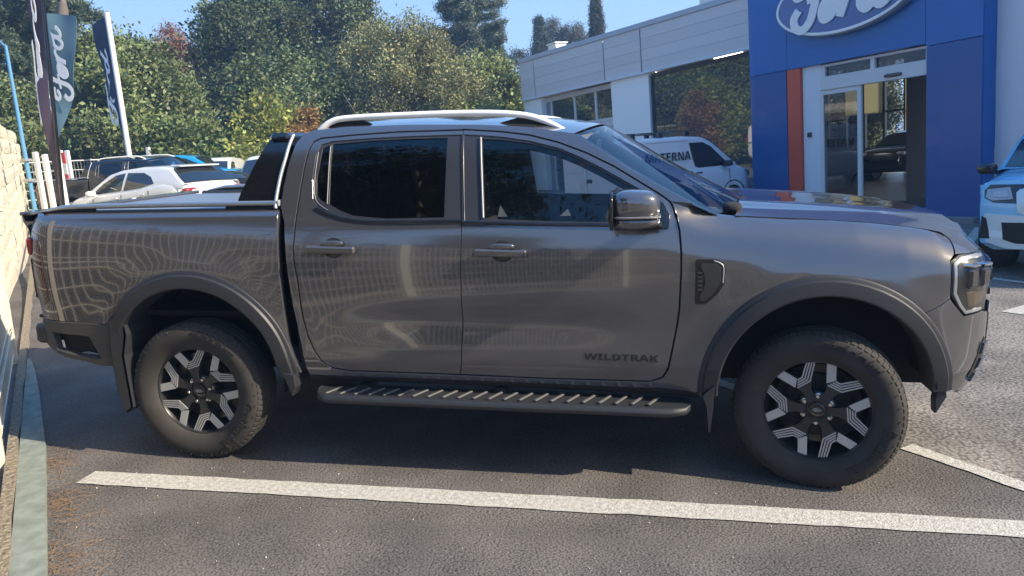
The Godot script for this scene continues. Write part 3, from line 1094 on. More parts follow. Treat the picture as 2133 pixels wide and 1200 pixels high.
	b.loft(rows, Vector3(-1, 0, 0))
	obj("rear_window", b, M.tint, T)
	b = MB.new()
	b.box(Vector3(.63, .95, 0), Vector3(.04, .86, 1.74), Basis(), .01)
	obj("cab_back", b, M.under, T)
	# hood with two raised shoulders
	var HE := [[2.862, 1.316, .795], [2.90, 1.313, .785], [3.061, 1.303, .782], [3.277, 1.290, .778], [3.468, 1.274, .772], [3.639, 1.252, .764], [3.729, 1.237, .758], [3.785, 1.224, .748]]
	b = MB.new()
	rows = []
	for k in HE.size():
		var f: float = clampf((HE[k][0] - 2.86) / .95, 0, 1)
		var row := PackedVector3Array()
		for j in 41:
			var w := lerpf(-1, 1, j / 40.0)
			var a := absf(w)
			var rise := table([0, .034, .45, .040, .56, .047, .66, .040, .74, .022, .86, .013, 1.0, 0], a) * lerpf(1.08, .72, f)
			var zz := float(HE[k][2]) * w
			row.append(Vector3(HE[k][0] + lerpf(.07, .235, f) * (1 - pow(a, 2.4)), HE[k][1] + rise - lerpf(0, .05, smoothstep(.9, 1.0, f)) * (1 - a * a), zz))
		rows.append(row)
	# the leading edge rolls over to meet the lamps and grille
	for hy in [1.205, 1.19, 1.172, 1.150, 1.138]:
		var row := PackedVector3Array()
		for j in 41:
			var w := lerpf(-1, 1, j / 40.0)
			var se := table([1.138, 3.826, 1.150, 3.834, 1.172, 3.845, 1.19, 3.849, 1.205, 3.838], hy)
			var ze: float = skin(Vector2(se, hy)).z
			var want := absf(w) * ze
			var lo := se
			var hi2 := 4.82
			for it in 22:
				var mid := (lo + hi2) / 2
				if skin(Vector2(mid, hy)).z > want: lo = mid
				else: hi2 = mid
			var p := skin(Vector2(lo, hy))
			var f := table([1.138, 0, 1.150, .3, 1.205, 1.0], hy)
			var rise := table([0, .034, .45, .040, .56, .047, .66, .040, .74, .022, .86, .013, 1.0, 0], absf(w)) * .5
			row.append(Vector3(p.x + .004, hy + rise * f, w * ze))
		rows.append(row)
	b.loft(rows, Vector3.UP)
	obj("hood", b, M.paint, T)
	b = MB.new()
	b.box(Vector3(2.87, 1.285, 0), Vector3(.20, .03, 1.54), Basis(Vector3(0, 0, 1), -.1), .01)
	b.box(Vector3(2.925, 1.335, 0), Vector3(.02, .05, 1.02), Basis(), .008)
	superbox(b, Vector3(2.868, 1.335, .60), Vector3(.045, .028, .09), 3.0)
	obj("cowl", b, M.under, T)
	for s in [[.60, .12], [-.05, .1]]:
		b = MB.new()
		b.tube(P3([2.86, 1.335, s[0] + .02, 2.80, 1.365, s[0] - .02, 2.74, 1.40, s[0] - .28, 2.70, 1.415, s[0] - .50]), [.012, .009, .007, .006], 6)
		b.tube(P3([2.845, 1.345, s[0] + .06, 2.815, 1.365, s[0] - .15, 2.80, 1.375, s[0] - .55]), .006, 6)
		obj("wiper", b, M.gloss_black, T)
	# arches, liners, flaps
	for c in [HUB_F, HUB_R]:
		var fr: bool = c == HUB_F
		pair("wheel_arch_flare", flare_mesh(c, -1.0 if not fr else 2.0, 152.0 if not fr else 183.0), M.trim, T)
		b = MB.new()
		rows = []
		for z in [.50, .905]:
			var row := PackedVector3Array()
			for q in arc(c, .50, 4 if fr else -12, 178 if fr else 192, 30):
				row.append(Vector3(q.x, q.y, z))
			rows.append(row)
		b.loft(rows, Vector3.DOWN)
		b.box(Vector3(c.x, .78, .49), Vector3(1.0, .52, .02))
		pair("wheel_arch_liner", b, M.dark, T)
	b = MB.new()
	b.prism(P2([-.455, .80, -.375, .87, -.36, .72, -.39, .60, -.375, .30, -.43, .26, -.46, .42, -.47, .62]), .24, Transform3D(Basis(), Vector3(0, 0, .715)), .008)
	pair("mudflap", b, M.trim, T)
	b = MB.new()
	b.prism(P2([.53, .52, .60, .51, .605, .44, .58, .39]), .10, Transform3D(Basis(), Vector3(0, 0, .83)), .004)
	pair("mudflap", b, M.trim, T)
	b = MB.new()
	b.prism(P2([2.715, .46, 2.78, .52, 2.775, .40, 2.76, .27, 2.745, .27, 2.735, .40]), .16, Transform3D(Basis(), Vector3(0, 0, .77)), .004)
	pair("mudflap", b, M.trim, T)
	b = MB.new()
	b.prism(P2([3.795, .48, 3.835, .482, 3.842, .455, 3.803, .375, 3.795, .37, 3.79, .43]), .06, Transform3D(Basis(), Vector3(0, 0, .77)), .004)
	pair("air_deflector", b, M.trim, T)
	# running board
	b = MB.new()
	rows = []
	for p in [[.725, .30, .42], [.74, .75, .408], [.80, 1.0, .402], [1.2, 1.0, .397], [1.75, 1.0, .392], [2.3, 1.0, .388], [2.56, 1.0, .386], [2.64, .75, .388], [2.665, .30, .392]]:
		var row := PackedVector3Array()
		for q in round_rect(.20 * p[1] + .02, .048 * (.5 + .5 * p[1]), .024 * p[1], 3):
			row.append(Vector3(p[0], p[2] + q.y, .895 + q.x + (.10 * p[1] - .10) * .3))
		rows.append(row)
	b.loft(rows, Vector3.UP, true)
	var step := pair("running_board", b, M.trim, T)
	for k in 22:
		b = MB.new()
		var x := .815 + k * .0795
		b.box(Vector3(x, .4285 - .0085 * k / 22.0, .918), Vector3(.017, .008, .12), Basis(Vector3.UP, -.42), .003)
		obj("tread_rib", b, mat(lin(.12, .12, .117), .5, .1) if k == 0 else step.get_node("tread_rib").material_override, step)
	for x in [.95, 1.7, 2.4]:
		b = MB.new()
		b.box(Vector3(x, .42, .72), Vector3(.06, .04, .28), Basis(), .004)
		pair("board_bracket", b, M.under, step)
	# sill and chassis
	b = MB.new()
	rows = []
	for x in [.66, 1.35, 2.0, 2.46, 2.71]:
		var y0 := table([.666, .499, 1.348, .492, 2.458, .474, 2.713, .456], x)
		rows.append(PackedVector3Array([Vector3(x, y0 + .002, .874), Vector3(x, y0 - .022, .87), Vector3(x, y0 - .04, .84), Vector3(x, y0 - .05, .6)]))
	b.loft(rows, Vector3(0, -1, 1))
	pair("sill", b, M.under, T)
	b = MB.new()
	b.box(Vector3(1.5, .47, 0), Vector3(4.9, .14, .9))
	b.box(Vector3(.03, .385, 0), Vector3(.12, .12, 1.4))
	b.box(Vector3(3.3, .385, 0), Vector3(.10, .10, 1.3))
	b.box(Vector3(1.6, .52, 0), Vector3(2.0, .04, 1.7))
	b.box(Vector3(-.2, .80, 0), Vector3(1.5, .03, 1.5))
	b.box(Vector3(3.35, .80, 0), Vector3(.9, .5, .9))
	obj("chassis", b, M.dark, T)
	# mirrors
	b = MB.new()
	superbox(b, Vector3(2.405, 1.402, 1.095), Vector3(.106, .073, .115), 3.4, Vector2(.86, .9))
	var mir := pair("mirror", b, M.paint, T)
	b = MB.new()
	superbox(b, Vector3(2.405, 1.330, 1.09), Vector3(.106, .036, .112), 3.0, Vector2(.8, .9))
	pair("mirror_base", b, M.paint, mir)
	b = MB.new()
	superbox(b, Vector3(2.408, 1.3535, 1.10), Vector3(.1062, .0075, .1155), 5.0, Vector2(.9, .9))
	pair("mirror_indicator", b, mat(lin(.20, .19, .19), .25, .2, .6), mir)
	b = MB.new()
	superbox(b, Vector3(2.300, 1.378, 1.093), Vector3(.014, .088, .112), 4.0)
	pair("mirror_bezel", b, M.gloss_black, mir)
	b = MB.new()
	b.box(Vector3(2.46, 1.30, .965), Vector3(.12, .045, .16), Basis(Vector3(0, 0, 1), .1), .014)
	b.panel(P2([2.44, 1.272, 2.55, 1.270, 2.555, 1.33, 2.525, 1.388, 2.49, 1.40, 2.475, 1.32]), sk, .05, .02, [], .004, .006)
	pair("mirror_arm", b, M.gloss_black, mir)
	# cabin
	var inside := obj("cabin_floor", slab(Vector3(1.6, .60, 0), Vector3(2.1, .06, 1.66)), M.seat, T)
	for z in [.38, -.38]:
		b = MB.new()
		b.box(Vector3(1.66, .86, z), Vector3(.52, .18, .50), Basis(Vector3(0, 0, 1), .08), .05)
		b.box(Vector3(1.36, 1.14, z), Vector3(.15, .62, .48), Basis(Vector3(0, 0, 1), .28), .05)
		var st := obj("front_seat", b, M.seat, T)
		b = MB.new()
		superbox(b, Vector3(1.24, 1.53, z), Vector3(.055, .095, .14), 3.0)
		b.tube(P3([1.27, 1.40, z - .06, 1.25, 1.5, z - .06]), .007, 6)
		b.tube(P3([1.27, 1.40, z + .06, 1.25, 1.5, z + .06]), .007, 6)
		obj("headrest", b, M.seat, st)
	b = MB.new()
	b.box(Vector3(.98, .86, 0), Vector3(.48, .2, 1.35), Basis(), .05)
	b.box(Vector3(.76, 1.15, 0), Vector3(.14, .6, 1.35), Basis(Vector3(0, 0, 1), .15), .05)
	var bench := obj("rear_bench", b, M.seat, T)
	for z in [.4, -.4]:
		b = MB.new()
		superbox(b, Vector3(.72, 1.47, z), Vector3(.05, .075, .13), 3.0)
		obj("headrest", b, M.seat, bench)
	b = MB.new()
	superbox(b, Vector3(2.52, 1.14, 0), Vector3(.24, .14, .74), 5.0)
	superbox(b, Vector3(2.42, 1.27, -.38), Vector3(.10, .05, .20), 3.0)
	obj("dashboard", b, M.seat, T)
	b = MB.new()
	var wheelring := PackedVector3Array()
	for k in 29:
		var a := TAU * k / 28.0
		wheelring.append(Vector3(2.18 + sin(a) * .075, 1.20 + sin(a) * .165, -.38 + cos(a) * .18))
	b.tube(wheelring, .016, 8, false)
	b.box(Vector3(2.2, 1.19, -.38), Vector3(.06, .1, .3), Basis(), .02)
	obj("steering_wheel", b, M.seat, T)
	b = MB.new()
	superbox(b, Vector3(2.16, 1.655, 0), Vector3(.02, .035, .12), 3.0)
	obj("inside_mirror", b, M.gloss_black, T)
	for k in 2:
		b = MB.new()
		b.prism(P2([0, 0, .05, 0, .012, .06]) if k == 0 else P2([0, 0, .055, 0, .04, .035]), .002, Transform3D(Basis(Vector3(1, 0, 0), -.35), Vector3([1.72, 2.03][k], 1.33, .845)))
		obj("painted_reflection", b, mat(lin(.21, .225, .21), .6), T)  # pale triangles painted in place of reflections in the front side glass
	# wheels
	wheel(T, Vector3(0, .387, .81), 0.0, 39.5, 1.0)
	wheel(T, Vector3(3.27, .387, .81), -0.225, 58.0, 1.0)
	wheel(T, Vector3(0, .387, -.81), 0.0, 12.0, -1.0)
	wheel(T, Vector3(3.27, .387, -.81), -0.225, 30.0, -1.0)

func slab(at: Vector3, size: Vector3, bev := .004) -> MB:
	var b := MB.new()
	b.box(at, size, Basis(), bev)
	return b

func _ready() -> void:
	rng.seed = 7
	var cam := Camera3D.new()
	cam.name = "camera"
	add_child(cam)
	cam.fov = 40.95
	cam.near = 0.05
	cam.far = 2000.0
	cam.keep_aspect = Camera3D.KEEP_HEIGHT
	cam.basis = CAMB
	cam.position = CAMP
	cam.current = true
	var env := Environment.new()
	var sky := Sky.new()
	var ps := ProceduralSkyMaterial.new()
	ps.sky_top_color = lin(.042, .155, .385)
	ps.sun_angle_max = 75.0
	ps.sun_curve = .34
	ps.sky_horizon_color = lin(.235, .33, .455)
	ps.sky_curve = 0.22
	ps.ground_bottom_color = lin(.10, .10, .10)
	ps.ground_horizon_color = lin(.24, .30, .36)
	sky.sky_material = ps
	env.background_mode = Environment.BG_SKY
	env.sky = sky
	env.tonemap_mode = Environment.TONE_MAPPER_LINEAR
	env.tonemap_exposure = 2.8
	env.fog_enabled = true
	env.fog_density = .0019
	env.fog_light_color = Color(.62, .80, 1.0)
	env.sdfgi_enabled = true
	env.ssao_enabled = true
	env.ssil_enabled = true
	var we := WorldEnvironment.new()
	we.name = "world_environment"
	we.environment = env
	add_child(we)
	var sun := DirectionalLight3D.new()
	sun.name = "sun"
	sun.light_color = Color(1.0, .94, .84)
	sun.light_energy = .96
	sun.light_angular_distance = 0.5
	sun.shadow_enabled = true
	add_child(sun)
	sun.look_at_from_position(Vector3.ZERO, SUN_DIR)
	materials()
	build()

# ---------------------------------------------------------------- other vehicles
# spec: L length, W half width, top and belt outlines along x (rear to front), side windows, wheels [front x, rear x, radius]
func car(called: String, label: String, category: String, paint: Material, sp: Dictionary, at: Vector3, dir: Vector3, group := "") -> Node3D:
	var T := thing(called, label, category, group)
	var up := UPV.normalized()
	var fx := (dir - up * dir.dot(up)).normalized()
	T.transform = Transform3D(Basis(fx, up, fx.cross(up)), at)
	var top: Array = sp.top
	var belt: Array = sp.belt
	var L: float = sp.L
	var W: float = sp.W
	var clear: float = sp.get("clear", .22)
	var roof_w: float = sp.get("roof_w", .74)
	var wid := func(x: float) -> float:
		var f := x / L
		return W * (1.0 - .16 * pow(smoothstep(.14, .0, f), 2.0) - sp.get("nose", .24) * pow(smoothstep(.84, 1.0, f), 2.0))
	# lower body
	var b := MB.new()
	var rows := []
	var N := 40
	for i in N + 1:
		var x: float = sp.get("body_end", L) * i / N
		var w: float = wid.call(x)
		var bt := table(belt, x)
		var tp := minf(table(top, x), bt + .16)
		var yb: float = clear + .16 * smoothstep(.06, 0, x / L) + .10 * smoothstep(.94, 1.0, x / L)
		var half := [Vector2(0, yb), Vector2(w * .85, yb), Vector2(w * .95, yb + .05), Vector2(w * .985, yb + .16), Vector2(w, lerpf(yb, bt, .55)), Vector2(w * .985, lerpf(yb, bt, .82)), Vector2(w * .95, bt - .03), Vector2(w * .90, bt + (tp - bt) * .35), Vector2(w * .78, bt + (tp - bt) * .8), Vector2(w * .4, tp - .005), Vector2(0, tp)]
		var row := PackedVector3Array()
		for h in half:
			row.append(Vector3(x, h.y, h.x))
		for k in range(half.size() - 2, 0, -1):
			row.append(Vector3(x, half[k].y, -half[k].x))
		rows.append(row)
	b.loft(rows, Vector3.UP, true)
	for e in [0, N]:
		var ex: float = sp.get("body_end", L) * e / N
		var mid := Vector3(ex, lerpf(clear, table(belt, ex), .5), 0)
		var row: PackedVector3Array = rows[e]
		for k in row.size():
			b.flat(row[k], row[(k + 1) % row.size()], mid, Vector3(-1 if e == 0 else 1, 0, 0))
	obj("body", b, paint, T)
	# cabin
	var c0: float = sp.cabin[0]
	var c1: float = sp.cabin[1]
	var gw := func(x: float, y: float) -> float:
		var bt := table(belt, x)
		var tp := maxf(table(top, x), bt + .02)
		var full: float = sp.get("height", 1.5)
		var f: float = clampf((y - bt) / maxf(full - bt, .05), 0, 1)
		return lerpf(float(wid.call(clampf(x, L * .12, L * .86))) * .93, W * roof_w, pow(f, 1.15))
	b = MB.new()
	rows = []
	N = 32
	for i in N + 1:
		var x := lerpf(c0, c1, float(i) / N)
		var bt := table(belt, x) - .03
		var tp := maxf(table(top, x), bt + .03)
		var row := PackedVector3Array()
		var pts := []
		for f in [0.0, .25, .5, .75, .9, .97]:
			var y := lerpf(bt, tp - .035 * smoothstep(0, .3, tp - bt), f)
			pts.append(Vector2(gw.call(x, y), y))
		var last: Vector2 = pts[-1]
		pts.append(Vector2(last.x * .93, lerpf(last.y, tp, .6)))
		pts.append(Vector2(last.x * .75, tp - .008))
		pts.append(Vector2(0, tp + .01))
		for q in pts:
			row.append(Vector3(x, q.y, q.x))
		for k in range(pts.size() - 2, -1, -1):
			row.append(Vector3(x, pts[k].y, -pts[k].x))
		rows.append(row)
	b.loft(rows, Vector3.UP)
	obj("cabin", b, sp.get("cabin_mat", paint), T)
	var sk2 := func(q: Vector2) -> Vector3:
		return Vector3(q.x, q.y, float(gw.call(q.x, q.y)) + .005)
	for q in sp.wins:
		b = MB.new()
		b.panel(P2(q), sk2, .12, .006, [], .0, .002)
		pair("window", b, sp.get("glass", M.car_glass), T)
	# screens
	for s in sp.screens:
		b = MB.new()
		rows = []
		for i in 9:
			var f := i / 8.0
			var x: float = lerpf(s[0], s[1], f)
			var row := PackedVector3Array()
			for j in 15:
				var w := lerpf(-1, 1, j / 14.0)
				var y0 := table(top, x)
				var half: float = float(gw.call(x, y0 - .05)) * .93
				row.append(Vector3(x + s[2] * (.045 + .02 * (1 - w * w)), y0 + .010 - .03 * w * w, w * half))
			rows.append(row)
		b.loft(rows, Vector3(s[2], .5, 0))
		obj("windscreen" if s[2] > 0 else "rear_window", b, sp.get("glass", M.car_glass), T)
	# doors: joint lines and handles
	for x in sp.get("joints", []):
		b = MB.new()
		for k in 8:
			var y0 := lerpf(clear + .12, table(belt, x) - .04, k / 8.0)
			var y1 := lerpf(clear + .12, table(belt, x) - .04, (k + 1) / 8.0)
			var zz := float(wid.call(x)) * 1.0
			b.box(Vector3(x, (y0 + y1) / 2, zz - .004 - .03 * pow(absf(k - 4) / 4.0, 2.0)), Vector3(.008, y1 - y0, .012))
		pair("door_joint", b, M.dark, T)
	for x in sp.get("handles", []):
		b = MB.new()
		b.box(Vector3(x, table(belt, x) - .10, float(wid.call(x)) + .004), Vector3(.19, .03, .03), Basis(), .008)
		pair("door_handle", b, sp.get("handle_mat", paint), T)
	# wheels with their dark arches
	for k in 2:
		for sd in [1.0, -1.0]:
			var x: float = sp.wheels[k]
			var r: float = sp.wheels[2]
			var z := float(wid.call(x)) + .004
			b = MB.new()
			var t := Transform3D(Basis() if sd > 0 else Basis(Vector3.UP, PI), Vector3(x, r, 0))
			var zo := z - .21
			b.lathe(P2([r * .62, zo + .19, r * .66, zo + .205, r * .85, zo + .21, r * .97, zo + .19, r, zo + .15, r, zo + .03, r * .9, zo]), 36, t)
			var wn := Node3D.new()
			wn.name = "wheel" if not T.has_node("wheel") else "wheel_%03d" % (k * 2 + (0 if sd > 0 else 1))
			T.add_child(wn)
			obj("tyre", b, M.rubber, wn)
			b = MB.new()
			b.lathe(P2([.0, zo + .185, r * .12, zo + .19, r * .13, zo + .18, r * .6, zo + .165, r * .62, zo + .195, r * .64, zo + .2]), 36, t)
			for j in 5:
				var bb := Basis(Vector3(0, 0, 1), TAU * j / 5.0)
				b.box(t * (bb * Vector3(r * .36, 0, zo + .185)), Vector3(r * .5, r * .13, .02), t.basis * bb, .006)
			obj("rim", b, sp.get("rim", M.satin), wn)
			b = MB.new()
			b.lathe(P2([r * 1.02, z - .30, r * 1.16, z - .003, r * 1.19, z + .004, r * 1.24, z + .002]), 36, t)
			b.lathe(P2([0, z - .24, r * 1.02, z - .24]), 24, t)
			obj("arch", b, sp.get("arch", M.trim), T)
	if sp.has("mirror"):
		b = MB.new()
		var mx: float = sp.mirror
		superbox(b, Vector3(mx, table(belt, mx) + .07, float(wid.call(mx)) + .10), Vector3(.08, .07, .11), 3.0)
		b.box(Vector3(mx, table(belt, mx) + .02, float(wid.call(mx)) + .0), Vector3(.06, .04, .12), Basis(), .01)
		pair("mirror", b, sp.get("mirror_mat", paint), T)
	# lamps
	for l in sp.get("lamps", []):
		b = MB.new()
		superbox(b, Vector3(l[1], l[2], l[3]), Vector3(l[4], l[5], l[6]), 3.4)
		pair(l[0], b, l[7], T)
	return T

func crossover_spec() -> Dictionary:
	return {"L": 4.19, "W": .90, "height": 1.53, "roof_w": .66, "cabin": [.12, 3.30],
		"top": [0, .94, .04, 1.02, .16, 1.10, .46, 1.34, .62, 1.455, .95, 1.50, 1.6, 1.53, 2.2, 1.505, 2.6, 1.43, 3.25, 1.04, 3.7, .97, 4.05, .86, 4.15, .74, 4.19, .62],
		"belt": [0, .93, .3, 1.02, .8, 1.05, 1.5, 1.00, 3.2, .93, 3.9, .84, 4.19, .58],
		"wins": [[1.02, 1.13, 1.16, 1.28, 1.42, 1.385, 1.95, 1.415, 1.99, 1.03, 1.45, 1.06], [2.07, 1.03, 2.04, 1.415, 2.35, 1.385, 2.72, 1.22, 3.0, 1.03, 2.98, .99]],
		"screens": [[.17, .60, -1.0], [2.62, 3.2, 1.0]],
		"wheels": [3.32, .72, .34], "joints": [1.15, 2.03, 2.98], "handles": [1.35, 2.22], "mirror": 2.86,
		"lamps": [["tail_light", .10, .90, .66, .10, .085, .19, M.red_lens], ["tail_light_lens", .07, .885, .60, .10, .035, .10, M.lamp_white], ["head_light", 3.93, .80, .62, .17, .07, .13, M.lamp_white]]}

func van_spec() -> Dictionary:
	return {"L": 4.42, "W": .91, "height": 1.84, "roof_w": .84, "cabin": [.03, 3.72], "nose": .2,
		"top": [0, 1.60, .05, 1.74, .16, 1.80, .6, 1.83, 2.2, 1.84, 2.75, 1.80, 3.05, 1.66, 3.66, 1.18, 3.95, 1.08, 4.25, .95, 4.36, .78, 4.42, .55],
		"belt": [0, 1.05, 1.0, 1.08, 2.4, 1.08, 3.5, 1.06, 3.95, .98, 4.3, .82, 4.42, .54],
		"wins": [[2.42, 1.12, 2.36, 1.30, 2.30, 1.66, 2.72, 1.655, 2.95, 1.56, 3.42, 1.17, 3.42, 1.09, 2.52, 1.09]],
		"screens": [[2.98, 3.62, 1.0]],
		"wheels": [3.56, .78, .33], "joints": [2.28, 3.46], "handles": [2.47], "handle_mat": M.gloss_black, "mirror": 3.30, "mirror_mat": M.trim,
		"lamps": [["head_light", 4.16, .86, .66, .16, .10, .12, M.lamp_white], ["tail_light", .0, 1.2, .80, .03, .22, .07, M.red_lens]]}

func cars() -> void:
	# the pickup behind, of the same kind in black
	var P := get_node("pickup_truck")
	var D: Node3D = P.duplicate()
	D.name = "pickup_truck_001"
	add_child(D)
	tag(D, "black double cab pickup truck parked behind the white crossover", "pickup truck", "")
	for o in D.find_children("*", "MeshInstance3D", true, false):
		if o.material_override == M.paint:
			o.material_override = M.black_car
	D.transform = Transform3D(Basis(Vector3.UP, -.002) * Basis(Vector3(0, 0, 1), .045), Vector3(-11.57, -.37, -13.01))
	var sp := crossover_spec()
	var A := car("crossover_car", "white crossover car beyond the pickup bed with its tail lamp towards the pickup", "car", M.white_car, sp, Vector3(-7.12, -.12, -11.29), Vector3(-.967, 0, -.254))
	var b := MB.new()
	b.box(Vector3(.55, 1.475, 0), Vector3(.30, .03, 1.12), Basis(Vector3(0, 0, 1), .12), .01)
	obj("roof_spoiler", b, M.white_car, A)
	sp = crossover_spec()
	car("crossover_car", "bright blue car parked behind the black pickup truck", "car", M.blue_car, sp, Vector3(-14.1, -.13, -17.5), Vector3(.95, 0, -.15))
	sp = van_spec()
	car("panel_van", "white panel van nosing out in front of the mesh fence, nearest the blue car", "van", M.white_car, sp, Vector3(-12.41, -.57, -20.59), Vector3(.342, 0, .94), "white vans by the fence")
	car("panel_van", "white panel van partly hidden behind the black sport hoop of the grey pickup", "van", M.white_car, sp, Vector3(-9.34, -.47, -20.01), Vector3(.203, 0, .979), "white vans by the fence")
	sp = crossover_spec()
	car("crossover_car", "black car between the white crossover and the white vans", "car", M.black_car, sp, Vector3(-10.3, gh(-9, -15) - .1, -17.2), Vector3(.42, 0, .9))
	# silver van with roof bars, nose to the showroom
	sp = van_spec()
	sp.glass = M.car_glass
	var V := car("panel_van", "silver panel van with black roof bars parked nose-in to the showroom", "van", M.silver_van, sp, Vector3(1.08, -.30, -12.53), Vector3(.739, 0, -.673))
	b = MB.new()
	letters(b, "MATERNA", Transform3D(Basis(), Vector3(1.58, 1.38, .876)), .185, .006, 1.12, "Droid Sans", 700)
	obj("van_lettering", b, M.gloss_black, V)
	b = MB.new()
	letters(b, "S E R V I C E S", Transform3D(Basis(), Vector3(1.78, 1.235, .884)), .055, .004, 1.1, "Droid Sans", 400)
	b = MB.new()
	for y in [1.715]:
		b.tube(P3([1.0, 1.715, .80, 2.25, 1.715, .80]), .006, 6)
	obj("panel_edge", b, M.satin, V)
	for x in [.75, 1.55, 2.35]:
		b = MB.new()
		b.box(Vector3(x, 1.925, 0), Vector3(.05, .03, 1.5), Basis(), .008)
		var rb := obj("roof_bar", b, M.gloss_black, V)
		for z in [.66, -.66]:
			b = MB.new()
			b.prism(P2([-.07, 0, .07, 0, .045, .10, -.045, .10]), .07, Transform3D(Basis(), Vector3(x, 1.82, z - .035)))
			obj("bar_foot", b, M.gloss_black, rb)
	for z in [.66, -.66]:
		b = MB.new()
		b.tube(P3([.5, 1.935, z, 2.6, 1.935, z]), .012, 6)
		obj("roof_bar", b, M.gloss_black, V)
	# its rear doors
	for d in [[-.44, .84], [.44, .84]]:
		b = MB.new()
		b.box(Vector3(-.012, 1.06, d[0]), Vector3(.05, 1.26, d[1]), Basis(), .02)
		var door := obj("rear_door", b, M.silver_van, V)
		b = MB.new()
		b.prism(P2([-.30, 0, .30, 0, .34, .08, .32, .42, .28, .46, -.28, .46, -.32, .42, -.34, .08]), .012, Transform3D(Basis(Vector3.UP, -PI / 2), Vector3(-.036, 1.18, d[0])), .01)
		obj("door_pressing", b, M.silver_van, door)
		b = MB.new()
		b.box(Vector3(-.04, .70, d[0]), Vector3(.02, .05, .78), Basis(), .008)
		obj("door_ridge", b, M.silver_van, door)
	b = MB.new()
	b.box(Vector3(-.045, 1.0, .10), Vector3(.03, .09, .20), Basis(), .02)
	obj("door_handle", b, M.gloss_black, V)
	b = MB.new()
	b.box(Vector3(-.05, .66, -.42), Vector3(.02, .09, .56), Basis(), .02)
	obj("plate_recess", b, M.gloss_black, V)
	b = MB.new()
	b.box(Vector3(-.05, .54, -.42), Vector3(.016, .11, .52), Basis(), .004)
	obj("number_plate", b, M.white_paint, V)
	b = MB.new()
	superbox(b, Vector3(-.02, .38, 0), Vector3(.08, .10, .86), 5.0)
	obj("rear_bumper", b, M.trim, V)
	# light blue car by the showroom
	sp = {"L": 4.47, "W": .94, "height": 1.63, "roof_w": .74, "cabin": [.1, 3.45], "nose": .14, "clear": .24, "body_end": 4.10,
		"top": [0, 1.0, .05, 1.15, .4, 1.5, .8, 1.60, 1.9, 1.63, 2.4, 1.58, 2.75, 1.47, 3.40, 1.13, 3.9, 1.09, 4.28, 1.02, 4.40, .96, 4.47, .80],
		"belt": [0, .98, .6, 1.10, 2.0, 1.08, 3.4, 1.03, 4.1, .98, 4.38, .90, 4.47, .78],
		"wins": [[.95, 1.15, 1.1, 1.42, 1.5, 1.50, 2.0, 1.52, 2.02, 1.12], [2.1, 1.12, 2.08, 1.52, 2.45, 1.49, 3.1, 1.13, 3.1, 1.10]],
		"screens": [[.1, .6, -1.0], [2.76, 3.36, 1.0]], "wheels": [3.55, .80, .37], "joints": [2.05, 3.2], "handles": [1.4, 2.3], "mirror": 3.05, "mirror_mat": M.gloss_black,
		"lamps": []}
	var h := Vector3(-.516, 0, .856).normalized()
	var S := car("sport_utility_car", "light blue car with grey grille panel by the blue portal", "car", M.sky_car, sp, Vector3(9.10, .11, -8.14), h)
	var nose := func(q: Vector2) -> Vector3:
		# across the front: q.x is the sideways distance, q.y the height
		var a := absf(q.x)
		return Vector3(4.475 - .26 * pow(a / .9, 3.2) - .10 * smoothstep(.75, 1.05, q.y) + .02 * smoothstep(.5, .4, q.y), q.y, -q.x)
	b = MB.new()
	b.panel(P2([-.86, .34, .86, .34, .88, .70, .86, .98, .70, 1.03, -.70, 1.03, -.86, .98, -.88, .70]), nose, .06, .06, [], .015, .03)
	var lip := []
	for k in 6:
		var f := k / 5.0
		var row := PackedVector3Array()
		for j in 21:
			var w := lerpf(-1, 1, j / 20.0)
			var front: Vector3 = nose.call(Vector2(-w * .86, 1.03 - .05 * pow(absf(w), 4.0)))
			var rear := Vector3(4.06, 1.085 - .12 * pow(absf(w), 5.0), w * .90)
			var p := rear.lerp(front, f)
			p.y += .025 * sin(PI * f)
			row.append(p)
		lip.append(row)
	b.loft(lip, Vector3.UP)
	for sd in [-1.0, 1.0]:
		var cheek := []
		for k in 6:
			var y := lerpf(.34, .985, k / 5.0)
			cheek.append(PackedVector3Array([Vector3(4.02, y, .925 * sd), Vector3(4.12, y, .915 * sd), nose.call(Vector2(-.87 * sd, y))]))
		b.loft(cheek, Vector3(0, 0, sd))
	obj("front_bumper", b, M.sky_car, S)
	b = MB.new()
	b.panel(P2([-.83, .84, -.84, .92, -.78, .985, .78, .985, .84, .92, .83, .84, .74, .80, .50, .79, .50, .94, -.50, .94, -.50, .79, -.74, .80]), nose, .05, .02, [], .022, .008)
	obj("lamp_band", b, M.gloss_black, S)
	for sd in [-1.0, 1.0]:
		b = MB.new()
		b.panel(P2([-.81 * sd, .845, -.80 * sd, .93, -.58 * sd, .955, -.54 * sd, .83, -.74 * sd, .815]), nose, .04, .01, [], .03, .006)
		var hl := obj("head_light", b, M.lamp_white, S)
		b = MB.new()
		b.panel(P2([-.74 * sd, .85, -.73 * sd, .90, -.60 * sd, .915, -.59 * sd, .845]), nose, .04, .01, [], .036, .006)
		obj("lamp_module", b, M.satin, hl)
	b = MB.new()
	b.panel(P2([-.49, .70, -.51, .90, -.46, .935, .46, .935, .51, .90, .49, .70, .40, .66, -.40, .66]), nose, .05, .02, [], .028, .012)
	obj("grille_panel", b, M.sky_car_grille, S)
	b = MB.new()
	b.panel(P2([-.84, .62, -.82, .67, -.40, .655, .40, .655, .82, .67, .84, .62, .80, .36, .6, .30, -.6, .30, -.80, .36]), nose, .05, .02, [], .024, .012)
	obj("lower_bumper", b, M.sky_car_grille, S)
	b = MB.new()
	b.panel(P2([-.62, .40, -.64, .58, .64, .58, .62, .40, .5, .36, -.5, .36]), nose, .06, .01, [], .03, .006)
	obj("air_intake", b, M.under, S)
	b = MB.new()
